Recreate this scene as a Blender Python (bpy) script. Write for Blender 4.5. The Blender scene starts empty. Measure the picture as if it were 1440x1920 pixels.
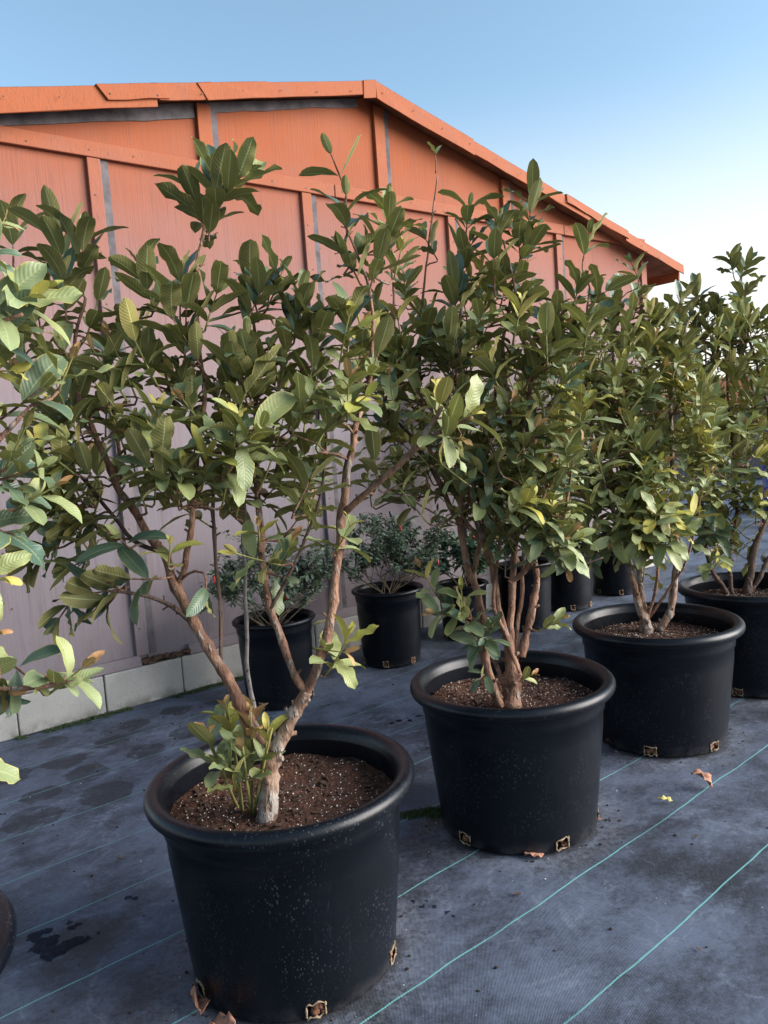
import bpy, bmesh, math, random
import numpy as np
from mathutils import Vector, Matrix, noise
from math import radians, sin, cos, pi, sqrt, atan2
random.seed(7)
S = bpy.context.scene
COL = S.collection

# ------------------------------------------------------------------ camera
FPX, PITCH, ROLL, CAMH = 1467.6, 0.0907, -0.0708, 1.1955
CF = Vector((0, cos(PITCH), -sin(PITCH)))
_r0 = Vector((1, 0, 0)); _u0 = Vector((0, sin(PITCH), cos(PITCH)))
CR = _r0 * cos(ROLL) + _u0 * sin(ROLL)
CU = -_r0 * sin(ROLL) + _u0 * cos(ROLL)
CO = Vector((0, 0, CAMH))
cd = bpy.data.cameras.new('camera'); cam = bpy.data.objects.new('camera', cd); COL.objects.link(cam)
cd.sensor_fit = 'VERTICAL'; cd.sensor_height = 36; cd.lens = 36 * FPX / 1920
cd.clip_start = 0.05; cd.clip_end = 2000
M = Matrix((CR, CU, -CF)).transposed().to_4x4(); M.translation = CO
cam.matrix_world = M
S.camera = cam

# ------------------------------------------------------------------ light
SUN_ELEV, SUN_AZ = radians(20), radians(98)          # azimuth clockwise from +Y
W = bpy.data.worlds.new('World'); S.world = W; W.use_nodes = True
nt = W.node_tree; nt.nodes.clear()
sky = nt.nodes.new('ShaderNodeTexSky'); sky.sky_type = 'NISHITA'; sky.sun_disc = False
sky.sun_elevation = SUN_ELEV; sky.sun_rotation = SUN_AZ
sky.air_density = 1.0; sky.dust_density = 1.3; sky.ozone_density = 3.5
bg = nt.nodes.new('ShaderNodeBackground'); bg.inputs[1].default_value = 0.15
wo = nt.nodes.new('ShaderNodeOutputWorld')
hs = nt.nodes.new('ShaderNodeHueSaturation'); hs.inputs['Saturation'].default_value = .86; hs.inputs['Value'].default_value = .55; hs.inputs['Hue'].default_value = .484
nt.links.new(sky.outputs[0], hs.inputs['Color'])
# pale dusk band along the horizon all the way round, a little stronger towards the set sun
tc = nt.nodes.new('ShaderNodeTexCoord'); sx = nt.nodes.new('ShaderNodeSeparateXYZ'); nt.links.new(tc.outputs['Generated'], sx.inputs[0])
dp = nt.nodes.new('ShaderNodeVectorMath'); dp.operation = 'DOT_PRODUCT'; nt.links.new(tc.outputs['Generated'], dp.inputs[0]); dp.inputs[1].default_value = (sin(SUN_AZ), cos(SUN_AZ), 0)
mr = nt.nodes.new('ShaderNodeMapRange'); mr.interpolation_type = 'SMOOTHSTEP'; nt.links.new(sx.outputs[2], mr.inputs[0])
mr.inputs[1].default_value = .40; mr.inputs[2].default_value = .12; mr.inputs[3].default_value = 0; mr.inputs[4].default_value = 1
ma = nt.nodes.new('ShaderNodeMath'); ma.operation = 'MULTIPLY_ADD'; nt.links.new(dp.outputs['Value'], ma.inputs[0]); ma.inputs[1].default_value = .22; ma.inputs[2].default_value = .76
mm = nt.nodes.new('ShaderNodeMath'); mm.operation = 'MULTIPLY'; nt.links.new(mr.outputs[0], mm.inputs[0]); nt.links.new(ma.outputs[0], mm.inputs[1])
mc = nt.nodes.new('ShaderNodeMix'); mc.data_type = 'RGBA'; nt.links.new(mm.outputs[0], mc.inputs[0]); nt.links.new(hs.outputs[0], mc.inputs[6]); mc.inputs[7].default_value = (2.3, 2.25, 2.06, 1)
nt.links.new(mc.outputs[2], bg.inputs[0]); nt.links.new(bg.outputs[0], wo.inputs[0])
sd = bpy.data.lights.new('sun', 'SUN'); sd.energy = 2.6; sd.angle = radians(50); sd.color = (1.0, 0.95, 0.91)
so = bpy.data.objects.new('sun', sd); COL.objects.link(so)
sv = Vector((sin(SUN_AZ) * cos(SUN_ELEV), cos(SUN_AZ) * cos(SUN_ELEV), sin(SUN_ELEV)))
so.rotation_euler = (-sv).to_track_quat('-Z', 'Y').to_euler(); so.location = (3, -3, 5)
S.view_settings.view_transform = 'Standard'; S.view_settings.look = 'None'
S.view_settings.exposure = 1.85; S.view_settings.gamma = 1
S.render.engine = 'CYCLES'

# ------------------------------------------------------------------ helpers
def ray(px, py): return (CF * FPX + CR * (px - 720) - CU * (py - 960)).normalized()
def at(px, py, depth):
    d = ray(px, py); return CO + d * (depth / d.dot(CF))
def on_z(px, py, z=0.0):
    d = ray(px, py); return CO + d * ((z - CAMH) / d.z)
def depth_of(p): return (Vector(p) - CO).dot(CF)

def link(name, me, parent=None, kind=None):
    o = bpy.data.objects.new(name, me); COL.objects.link(o)
    if parent: o.parent = parent
    if kind: o['kind'] = kind
    return o
def empty(name, label, cat, loc=(0, 0, 0), group=None, rz=0):
    o = bpy.data.objects.new(name, None); COL.objects.link(o)
    o.location = loc; o.rotation_euler = (0, 0, rz); o['label'] = label; o['category'] = cat
    o.empty_display_size = 0.1
    if group: o['group'] = group
    return o
def tag(o, label=None, cat=None, group=None, kind=None):
    for k, v in (('label', label), ('category', cat), ('group', group), ('kind', kind)):
        if v: o[k] = v
    return o
def mesh(name, vs, fs, mat=None, smooth=True, mats=None, mi=None):
    me = bpy.data.meshes.new(name); me.from_pydata([tuple(v) for v in vs], [], fs)
    for m in (mats or ([mat] if mat else [])): me.materials.append(m)
    if smooth: me.polygons.foreach_set('use_smooth', [True] * len(me.polygons))
    if mi: me.polygons.foreach_set('material_index', mi)
    me.update(); return me

class MB:
    def __init__(s): s.v = []; s.f = []
    def box(s, c, sx, sy, sz, R=None):
        b = len(s.v)
        for x in (-.5, .5):
            for y in (-.5, .5):
                for z in (-.5, .5):
                    p = Vector((x * sx, y * sy, z * sz)); p = (R @ p) if R else p
                    s.v.append(Vector(c) + p)
        for q in ((0, 1, 3, 2), (4, 6, 7, 5), (0, 4, 5, 1), (2, 3, 7, 6), (0, 2, 6, 4), (1, 5, 7, 3)):
            s.f.append([b + i for i in q])
    def prism(s, front, off):
        """front: list of points (loop); off: extrusion vector"""
        b = len(s.v); n = len(front)
        s.v += [Vector(p) for p in front] + [Vector(p) + Vector(off) for p in front]
        s.f.append([b + i for i in range(n)]); s.f.append([b + n + i for i in reversed(range(n))])
        for i in range(n):
            j = (i + 1) % n; s.f.append([b + i, b + n + i, b + n + j, b + j])
    def tube(s, pts, rad, n=8, wob=0.0, cap=True):
        b = len(s.v); m = len(pts)
        T = [(pts[min(i + 1, m - 1)] - pts[max(i - 1, 0)]).normalized() for i in range(m)]
        ref = Vector((0.3, 1, 0.2)); x = T[0].cross(ref).normalized()
        for i in range(m):
            x = (x - T[i] * x.dot(T[i])).normalized(); y = T[i].cross(x)
            for k in range(n):
                a = 2 * pi * k / n; r = rad[i]
                if wob:
                    q = pts[i] * 38 + Vector((cos(a), sin(a), 0)) * 1.1
                    r *= 1 + wob * noise.noise(q) + wob * .6 * noise.noise(q * 3)
                s.v.append(pts[i] + (x * cos(a) + y * sin(a)) * r)
        for i in range(m - 1):
            for k in range(n):
                j = (k + 1) % n; s.f.append([b + i * n + k, b + i * n + j, b + (i + 1) * n + j, b + (i + 1) * n + k])
        if cap:
            s.f.append([b + k for k in reversed(range(n))]); s.f.append([b + (m - 1) * n + k for k in range(n)])
    def blob(s, c, r, sq=(1, 1, 1), R=None):
        b = len(s.v)
        ico = ICO
        for p in ico[0]:
            q = Vector((p[0] * sq[0], p[1] * sq[1], p[2] * sq[2])) * r * random.uniform(.75, 1.2)
            s.v.append(Vector(c) + ((R @ q) if R else q))
        s.f += [[b + i for i in f] for f in ico[1]]
    def build(s, name, mat, parent=None, smooth=False, kind=None, bevel=0):
        me = mesh(name, s.v, s.f, mat, smooth)
        o = link(name, me, parent, kind)
        if bevel:
            m = o.modifiers.new('bevel', 'BEVEL'); m.width = bevel; m.segments = 2; m.limit_method = 'ANGLE'
        return o
_bm = bmesh.new(); bmesh.ops.create_icosphere(_bm, subdivisions=1, radius=1); _bm.verts.ensure_lookup_table()
ICO = ([tuple(v.co) for v in _bm.verts], [[v.index for v in f.verts] for f in _bm.faces]); _bm.free()
def rot_from(x, z):
    x = x.normalized(); z = (z - x * z.dot(x))
    if z.length < 1e-5: z = x.orthogonal()
    z.normalize(); y = z.cross(x)
    return Matrix((x, y, z)).transposed()

# ------------------------------------------------------------------ materials
class NT:
    def __init__(s, name):
        s.m = bpy.data.materials.new(name); s.m.use_nodes = True; s.t = s.m.node_tree
        s.t.nodes.clear(); s.out = s.n('ShaderNodeOutputMaterial')
    def n(s, typ, **kw):
        x = s.t.nodes.new(typ)
        for k, v in kw.items(): setattr(x, k, v)
        return x
    def l(s, a, b): s.t.links.new(a, b)
    def set(s, sock, v):
        if isinstance(v, bpy.types.NodeSocket): s.l(v, sock)
        else: sock.default_value = (tuple(v) + (1,)) if (isinstance(v, tuple) and len(v) == 3 and sock.type == 'RGBA') else v
    def math(s, op, a, b=0.0, c=0.0, clamp=False):
        x = s.n('ShaderNodeMath', operation=op, use_clamp=clamp)
        s.set(x.inputs[0], a); s.set(x.inputs[1], b); s.set(x.inputs[2], c); return x.outputs[0]
    def mix(s, f, a, b, typ='MIX'):
        x = s.n('ShaderNodeMix', data_type='RGBA', blend_type=typ)
        s.set(x.inputs[0], f); s.set(x.inputs[6], a); s.set(x.inputs[7], b); return x.outputs[2]
    def ramp(s, f, lo, hi):      # smooth 0..1 remap
        x = s.n('ShaderNodeMapRange', interpolation_type='SMOOTHSTEP'); s.set(x.inputs[0], f)
        x.inputs[1].default_value = lo; x.inputs[2].default_value = hi; return x.outputs[0]
    def noise(s, vec, scale, detail=4, rough=.55, dist=0.0, out=0):
        x = s.n('ShaderNodeTexNoise'); s.set(x.inputs['Scale'], scale); x.inputs['Detail'].default_value = detail
        x.inputs['Roughness'].default_value = rough; x.inputs['Distortion'].default_value = dist
        if vec is not None: s.l(vec, x.inputs['Vector'])
        return x.outputs[out]
    def vor(s, vec, scale, feature='F1', out=0, rand=1.0):
        x = s.n('ShaderNodeTexVoronoi', feature=feature); x.inputs['Scale'].default_value = scale
        x.inputs['Randomness'].default_value = rand
        if vec is not None: s.l(vec, x.inputs['Vector'])
        return x.outputs[out]
    def coord(s, which='Object'): return s.n('ShaderNodeTexCoord').outputs[which]
    def mapv(s, vec, scale=(1, 1, 1), rot=(0, 0, 0), loc=(0, 0, 0)):
        x = s.n('ShaderNodeMapping'); s.l(vec, x.inputs[0]); x.inputs[1].default_value = loc
        x.inputs[2].default_value = rot; x.inputs[3].default_value = scale; return x.outputs[0]
    def sep(s, vec):
        x = s.n('ShaderNodeSeparateXYZ'); s.l(vec, x.inputs[0]); return x.outputs
    def bump(s, h, strength=.3, dist=.002):
        x = s.n('ShaderNodeBump'); s.l(h, x.inputs['Height']); x.inputs['Strength'].default_value = strength
        x.inputs['Distance'].default_value = dist; return x.outputs[0]
    def bsdf(s, col, rough=.6, spec=.5, normal=None, **kw):
        x = s.n('ShaderNodeBsdfPrincipled'); s.set(x.inputs['Base Color'], col); s.set(x.inputs['Roughness'], rough)
        s.set(x.inputs['Specular IOR Level'], spec)
        if normal is not None: s.l(normal, x.inputs['Normal'])
        for k, v in kw.items(): s.set(x.inputs[k], v)
        return x.outputs[0]
    def done(s, sh): s.l(sh, s.out.inputs[0]); return s.m

def m_simple(name, col, rough=.7, var=.25, scale=30, spec=.4, bump=.3, bscale=None, bd=.001):
    t = NT(name); c = t.coord(); n = t.noise(c, scale, 5)
    dark = tuple(x * (1 - var) for x in col); lite = tuple(min(1, x * (1 + var)) for x in col)
    colr = t.mix(t.ramp(n, .3, .7), dark, lite)
    return t.done(t.bsdf(colr, rough, spec, t.bump(t.noise(c, bscale or scale * 4, 4), bump, bd)))

def m_pot():
    t = NT('black_plastic'); c = t.coord(); oi = t.n('ShaderNodeObjectInfo').outputs['Random']
    v = t.n('ShaderNodeVectorMath', operation='ADD'); t.l(c, v.inputs[0])
    cb = t.n('ShaderNodeCombineXYZ'); t.l(t.math('MULTIPLY', oi, 17.0), cb.inputs[0]); t.l(cb.outputs[0], v.inputs[1]); c2 = v.outputs[0]
    x, y, z = t.sep(c)
    n1 = t.noise(c2, 5, 5, .6); n2 = t.noise(c2, 22, 4)
    base = t.mix(t.ramp(n1, .35, .7), (.0009, .0019, .0042), (.0020, .0036, .0070))
    # specks of dust and mineral spots
    st = t.mapv(c2, (1, 1, .55))
    vd = t.vor(st, 150); patch = t.ramp(t.noise(c2, 6, 3), .42, .62)
    sp = t.math('MULTIPLY', t.math('LESS_THAN', vd, t.math('MULTIPLY', t.noise(c2, 60, 2), .46)), patch)
    vd2 = t.vor(st, 55); sp2 = t.math('LESS_THAN', vd2, .035)
    sp = t.math('MULTIPLY', sp, .16); sp = t.math('MAXIMUM', sp, t.math('MULTIPLY', sp2, .35))
    base = t.mix(sp, base, (.16, .18, .22))
    # streaky scuffs
    sc = t.noise(t.mapv(c2, (30, 30, 3)), 3, 5, .7); scr = t.math('MULTIPLY', t.ramp(sc, .60, .75), .12)
    base = t.mix(scr, base, (.10, .11, .14))
    # dirt line near the ground
    dirt = t.math('MULTIPLY', t.math('SUBTRACT', 1.0, t.ramp(z, .0, .05)), t.ramp(n2, .35, .7))
    base = t.mix(t.math('MULTIPLY', dirt, .5), base, (.055, .052, .055))
    rough = t.math('ADD', t.math('MULTIPLY', n2, .16), .27)
    h = t.math('ADD', t.noise(c2, 350, 2), t.math('MULTIPLY', t.noise(c2, 14, 3), 2.0))
    return t.done(t.bsdf(base, rough, .30, t.bump(h, .25, .0012)))

def m_bark(name, a, b, cgrey, peel=.5):
    t = NT(name); c = t.coord()
    lo = t.noise(t.mapv(c, (1, 1, .45)), 42, 4, .6); fi = t.noise(t.mapv(c, (1, 1, .3)), 160, 4, .6)
    col = t.mix(t.ramp(lo, .38, .62), a, b)
    g = t.ramp(t.noise(t.mapv(c, (1, 1, .5), loc=(3, 1, 2)), 30, 3, .5), peel, peel + .12)
    col = t.mix(g, col, cgrey)
    col = t.mix(t.math('MULTIPLY', t.ramp(fi, .5, .75), .5), col, tuple(x * .35 for x in a))
    h = t.math('ADD', t.math('MULTIPLY', g, .8), t.math('ADD', lo, fi))
    return t.done(t.bsdf(col, .78, .3, t.bump(h, 1.0, .006)))

def m_leaf(name, top, topB, under, vein, edge, rough=.42, trans=.18):
    """two-sided guava leaf; UV u along the leaf, v from 0 to 1 across"""
    t = NT(name); uv = t.n('ShaderNodeUVMap', uv_map='leaf').outputs[0]
    u, v, _ = t.sep(uv); gp = t.n('ShaderNodeNewGeometry'); pos = gp.outputs['Position']
    oi = t.n('ShaderNodeObjectInfo').outputs['Random']
    lr = t.n('ShaderNodeAttribute', attribute_name='leafrand').outputs['Fac']
    rnd = t.math('FRACT', t.math('ADD', oi, lr))
    rnd2 = t.math('FRACT', t.math('MULTIPLY', rnd, 7.31))
    av = t.math('ABSOLUTE', t.math('SUBTRACT', t.math('MULTIPLY', v, 2.0), 1.0))
    mid = t.math('SUBTRACT', 1.0, t.ramp(av, .02, .10))
    ph = t.math('SUBTRACT', u, t.math('MULTIPLY', t.math('POWER', av, 1.25), .17))
    w = t.math('ABSOLUTE', t.math('SUBTRACT', t.math('FRACT', t.math('MULTIPLY', ph, 13.0)), .5))
    vn = t.math('SUBTRACT', 1.0, t.ramp(w, .0, .17)); pil = t.ramp(w, .0, .5)
    patch = t.ramp(t.noise(pos, 28, 3), .35, .68)
    tc = t.mix(t.math('MULTIPLY', rnd, .9), top, topB)
    tc = t.mix(t.math('MULTIPLY', patch, .35), tc, tuple(x * 1.5 for x in top))
    tc = t.mix(t.math('MULTIPLY', vn, .09), tc, vein); tc = t.mix(t.math('MULTIPLY', mid, .75), tc, vein)
    uc = t.mix(t.math('MULTIPLY', rnd2, .6), under, tuple(x * .72 for x in under))
    uc = t.mix(t.math('MULTIPLY', vn, .17), uc, tuple(min(1, x * 1.25) for x in vein)); uc = t.mix(mid, uc, tuple(min(1, x * 1.35) for x in vein))
    col = t.mix(gp.outputs['Backfacing'], tc, uc)
    ed = t.math('MULTIPLY', t.ramp(t.math('ADD', av, t.math('MULTIPLY', t.noise(pos, 60, 2), .25)), .98, 1.15), t.math('MULTIPLY', rnd2, 1.3), clamp=True)
    col = t.mix(ed, col, edge)
    # blemishes: brown spots on some leaves
    bl = t.math('MULTIPLY', t.ramp(t.noise(pos, 55, 3, .6), .68, .73), t.math('GREATER_THAN', rnd2, .55))
    col = t.mix(t.math('MULTIPLY', bl, .75), col, (.10, .055, .02))
    h = t.math('ADD', t.math('MULTIPLY', pil, 1.0), t.math('MULTIPLY', t.noise(pos, 240, 2), .25))
    h = t.math('SUBTRACT', h, t.math('MULTIPLY', mid, 1.0))
    nb = t.bump(h, .26, .0016)
    rg = t.math('ADD', t.math('MULTIPLY', gp.outputs['Backfacing'], .25), t.math('ADD', rough - .06, t.math('MULTIPLY', rnd2, .14)))
    p = t.bsdf(col, rg, t.math('SUBTRACT', .42, t.math('MULTIPLY', gp.outputs['Backfacing'], .25)), nb)
    tr = t.n('ShaderNodeBsdfTranslucent'); t.l(t.mix(.6, col, (.55, .62, .08), 'MULTIPLY'), tr.inputs[0]); t.l(nb, tr.inputs[1])
    mx = t.n('ShaderNodeMixShader'); mx.inputs[0].default_value = trans; t.l(p, mx.inputs[1]); t.l(tr.outputs[0], mx.inputs[2])
    return t.done(mx.outputs[0])

PLASTIC = m_pot()
BARK = m_bark('guava_bark', (.135, .068, .044), (.27, .150, .095), (.24, .20, .165), .56)
BARK_PALE = m_bark('peeled_pale_bark', (.26, .18, .13), (.15, .082, .052), (.31, .27, .23), .49)
BARK_DARK = m_bark('dark_twig_bark', (.085, .055, .042), (.12, .075, .055), (.15, .125, .105), .6)
BARK_GREEN = m_simple('green_shoot_bark', (.20, .19, .055), .6, .3, 60)
LEAF = [
    m_leaf('mature_leaf', (.060, .110, .080), (.140, .170, .075), (.190, .180, .070), (.22, .25, .12), (.34, .30, .10), .35, .15),
    m_leaf('light_leaf', (.195, .245, .120), (.29, .30, .10), (.24, .235, .09), (.33, .36, .17), (.44, .38, .11), .42, .20),
    m_leaf('young_leaf', (.31, .33, .075), (.44, .36, .07), (.34, .30, .10), (.42, .40, .14), (.48, .28, .11), .48, .20),
    m_leaf('bronze_leaf', (.38, .20, .085), (.36, .26, .085), (.36, .23, .10), (.44, .31, .17), (.42, .18, .09), .5, .18),
]

# ------------------------------------------------------------------ leaf meshes
def leaf_geo(seed, fold, arch, twist, wave, wr, nu=9, nv=4):
    rnd = random.Random(seed); V = []; UV = []; F = []
    ph = rnd.uniform(0, 6)
    for i in range(nu + 1):
        u = i / nu
        wid = wr * .5 * (max(0, sin(pi * (u ** 1.05) * .965 + .03)) ** .55)
        if i == nu: wid = wr * .02
        if i == 0: wid = wr * .04
        ang = arch * u
        # centre line bends down (towards -z) along an arc
        if abs(arch) > 1e-3: cx = sin(ang) / arch; cz = -(1 - cos(ang)) / arch
        else: cx = u; cz = 0
        tx = Vector((cos(ang), 0, -sin(ang))); nz = Vector((sin(ang), 0, cos(ang)))
        ta = twist * (u - .3)
        for j in range(nv + 1):
            v = j / nv * 2 - 1
            y = v * wid; z = abs(v) * wid * math.tan(fold) + wave * .055 * sin(u * 15 + ph + (2.1 if v > 0 else 0)) * abs(v) ** 2
            y2 = y * cos(ta) - z * sin(ta); z2 = y * sin(ta) + z * cos(ta)
            V.append(Vector((cx, 0, cz)) + Vector((0, y2, 0)) + nz * z2); UV.append((u, (v + 1) / 2))
    for i in range(nu):
        for j in range(nv):
            a = i * (nv + 1) + j; F.append([a, a + nv + 1, a + nv + 2, a + 1])
    return V, F, UV
LGEO = []
_r = random.Random(3)
for k in range(14):
    LGEO.append(leaf_geo(k, _r.uniform(.08, .34), _r.choice((_r.uniform(-.2, .3), _r.uniform(.35, .95))), _r.uniform(-.4, .4), _r.choice((.15, .25, .4, .9)), _r.uniform(.34, .44)))
LMESH = {}
def leaf_mesh(k, age):
    if (k, age) in LMESH: return LMESH[(k, age)]
    V, F, UV = LGEO[k]
    me = mesh('leaf', V, F, LEAF[age])
    l = me.uv_layers.new(name='leaf'); vi = [x.vertex_index for x in me.loops]
    l.data.foreach_set('uv', [c for i in vi for c in UV[i]])
    LMESH[(k, age)] = me; return me
def add_leaves(parent, leaves, limit=300, name='leaf'):
    """leaves: (pos, rotation matrix, size, variant, age). The largest ones in view become parts, the rest one part."""
    def key(L):
        d = max(.3, depth_of(L[0])); return -L[2] / d
    ls = sorted(leaves, key=key)
    for (p, R, s, k, age) in ls[:limit]:
        o = bpy.data.objects.new(name, leaf_mesh(k, age)); COL.objects.link(o); o.parent = parent
        o.matrix_local = Matrix.Translation(p - parent.location) @ (R * s).to_4x4()
    rest = ls[limit:]
    if rest:
        V = []; F = []; UVl = []; mi = []; att = []
        for (p, R, s, k, age) in rest:
            v, f, uv = LGEO[k]; b = len(V); rr = random.random()
            q = p - parent.location
            V += [q + (R @ x) * s for x in v]; F += [[b + i for i in ff] for ff in f]; mi += [age] * len(f)
            UVl += uv; att += [rr] * len(v)
        me = mesh('leaf_mass', V, F, mats=LEAF, mi=mi)
        l = me.uv_layers.new(name='leaf'); vi = np.empty(len(me.loops), int); me.loops.foreach_get('vertex_index', vi)
        l.data.foreach_set('uv', np.array(UVl)[vi].ravel())
        a = me.attributes.new('leafrand', 'FLOAT', 'POINT'); a.data.foreach_set('value', att)
        link('leaf_mass', me, parent, 'stuff')

# ------------------------------------------------------------------ setting: ground
LANG = radians(40.0)
def m_ground():
    t = NT('weed_cloth'); c = t.coord(); x, y, z = t.sep(c)
    wv = t.noise(c, 1.1, 3, .5); wv2 = t.noise(c, 5, 2)
    off = t.math('SUBTRACT', t.math('MULTIPLY', x, sin(LANG)), t.math('MULTIPLY', y, cos(LANG)))
    off = t.math('ADD', off, t.math('ADD', t.math('MULTIPLY', t.math('SUBTRACT', wv, .5), .05), t.math('MULTIPLY', t.math('SUBTRACT', wv2, .5), .012)))
    k = t.math('DIVIDE', t.math('ADD', off, .948 + 29.2), .291)
    k = t.math('ABSOLUTE', t.math('SUBTRACT', t.math('FRACT', t.math('ADD', k, .5 - .3436)), .5))
    line = t.math('SUBTRACT', 1.0, t.ramp(k, .0055, .0095))
    along = t.math('ADD', t.math('MULTIPLY', x, cos(LANG)), t.math('MULTIPLY', y, sin(LANG)))
    stitch = t.ramp(t.math('SINE', t.math('MULTIPLY', along, 950.0)), -.7, .3)
    wear = t.ramp(t.noise(c, 2.2, 4), .30, .55)
    near = t.math('SUBTRACT', 1.0, t.math('MULTIPLY', t.ramp(t.math('MULTIPLY', off, -1.0), 1.4, 2.6), .55))
    line = t.math('MULTIPLY', t.math('MULTIPLY', line, t.math('ADD', .55, t.math('MULTIPLY', stitch, .45))), t.math('MULTIPLY', t.math('ADD', .45, t.math('MULTIPLY', wear, .55)), near))
    rm = t.n('ShaderNodeVectorRotate', rotation_type='Z_AXIS'); t.l(c, rm.inputs[0]); rm.inputs['Angle'].default_value = -LANG
    rc = rm.outputs[0]
    big = t.noise(rc, 1.5, 8, .68, .1); mid = t.noise(t.mapv(rc, (1, 1.5, 1)), 4.5, 9, .74, .1); fine = t.noise(c, 60, 6, .78)
    dust = t.math('ADD', t.math('MULTIPLY', big, .55), t.math('ADD', t.math('MULTIPLY', mid, .42), t.math('MULTIPLY', fine, .22)))
    dusty = t.ramp(dust, .49, .70)
    # pale tide marks where water dried
    ring = t.math('ABSOLUTE', t.math('SUBTRACT', t.noise(c, 2.3, 4, .6, 1.2), .52))
    tide = t.math('MULTIPLY', t.math('SUBTRACT', 1.0, t.ramp(ring, .0, .03)), t.ramp(mid, .42, .6))
    # round prints left by pots that stood here
    prints = None
    PR = [(120, 1427, .17), (200, 1487, .19), (165, 1450, .17), (275, 1410, .16), (210, 1392, .15), (350, 1372, .16), (60, 1535, .20), (100, 1392, .14),
          (330, 1332, .14), (255, 1358, .13), (20, 1455, .15), (75, 1488, .14)]
    for (px, py, r) in PR:
        p = on_z(px, py); r = r * .50
        dx = t.math('SUBTRACT', x, p.x); dy = t.math('SUBTRACT', y, p.y)
        d = t.math('SQRT', t.math('ADD', t.math('MULTIPLY', dx, dx), t.math('MULTIPLY', dy, dy)))
        d = t.math('ADD', d, t.math('MULTIPLY', t.math('SUBTRACT', mid, .5), .09))
        m = t.math('SUBTRACT', 1.0, t.ramp(d, r - .006, r + .004))
        prints = m if prints is None else t.math('MAXIMUM', prints, m)
    zone = None
    for (px, py, r) in ((180, 1430, .55), (20, 1600, .35), (300, 1560, .25)):
        p = on_z(px, py); dx = t.math('SUBTRACT', x, p.x); dy = t.math('SUBTRACT', y, p.y)
        d = t.math('SQRT', t.math('ADD', t.math('MULTIPLY', dx, dx), t.math('MULTIPLY', dy, dy)))
        zz = t.math('SUBTRACT', 1.0, t.ramp(d, r * .5, r)); zone = zz if zone is None else t.math('MAXIMUM', zone, zz)
    dusty = t.math('MAXIMUM', dusty, t.math('MULTIPLY', zone, t.math('ADD', .12, t.math('MULTIPLY', t.ramp(mid, .36, .62), .75))))
    dusty = t.math('MULTIPLY', dusty, t.math('SUBTRACT', 1.0, t.math('MULTIPLY', prints, t.math('ADD', .50, t.math('MULTIPLY', t.ramp(mid, .62, .42), .42)))))
    col = t.mix(dusty, (.010, .014, .023), (.090, .114, .168))
    col = t.mix(t.math('MULTIPLY', t.math('MULTIPLY', tide, t.ramp(fine, .3, .6)), .45), col, (.17, .20, .26))
    # silt washed out round the feet of the pots, plus a dark ring close in
    silt = None; dark_ring = None
    for (qx, qy) in ((-.2813, 1.7621), (.3511, 2.3417), (1.0003, 2.9156), (1.6039, 3.4274)):
        dx = t.math('SUBTRACT', x, qx); dy = t.math('SUBTRACT', y, qy)
        d = t.math('SQRT', t.math('ADD', t.math('MULTIPLY', dx, dx), t.math('MULTIPLY', dy, dy)))
        d = t.math('ADD', d, t.math('MULTIPLY', t.math('SUBTRACT', mid, .5), .22))
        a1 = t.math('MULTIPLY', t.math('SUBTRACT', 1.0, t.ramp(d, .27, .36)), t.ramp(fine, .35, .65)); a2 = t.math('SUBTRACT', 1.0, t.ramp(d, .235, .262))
        silt = a1 if silt is None else t.math('MAXIMUM', silt, a1); dark_ring = a2 if dark_ring is None else t.math('MAXIMUM', dark_ring, a2)
    col = t.mix(t.math('MULTIPLY', silt, .45), col, (.17, .18, .20)); col = t.mix(t.math('MULTIPLY', dark_ring, .75), col, (.022, .021, .024))
    # dark damp blots
    blot = t.ramp(t.noise(c, 7, 3, .5, .5), .68, .72)
    col = t.mix(t.math('MULTIPLY', blot, .55), col, (.014, .016, .022))
    sp_ = t.noise(c, 170, 4, .8); col = t.mix(t.math('MULTIPLY', t.ramp(sp_, .46, .70), .32), col, (.13, .145, .18)); col = t.mix(t.math('MULTIPLY', t.ramp(t.noise(c, 95, 4, .8), .52, .72), .45), col, (.014, .017, .022))
    # weave
    wv_a = t.math('SINE', t.math('MULTIPLY', along, 1500.0)); wv_b = t.math('SINE', t.math('MULTIPLY', off, 1500.0))
    weave = t.math('MULTIPLY', wv_a, wv_b)
    crumbs = t.math('LESS_THAN', t.vor(c, 26), .045); col = t.mix(t.math('MULTIPLY', crumbs, .7), col, (.012, .012, .014))
    white = t.math('LESS_THAN', t.vor(t.mapv(c, loc=(5.3, 2.1, 0)), 17), .022); col = t.mix(white, col, (.55, .56, .58))
    col = t.mix(t.math('MULTIPLY', line, .9), col, (.16, .46, .44))
    h = t.math('ADD', t.math('MULTIPLY', weave, .30), t.math('ADD', t.math('MULTIPLY', mid, 3.0), t.math('MULTIPLY', fine, .8)))
    h = t.math('ADD', h, t.math('MULTIPLY', line, .5))
    rg = t.math('SUBTRACT', .58, t.math('MULTIPLY', dusty, -.15))
    return t.done(t.bsdf(col, rg, .45, t.bump(h, .5, .003)))
GR = m_ground()
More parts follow.
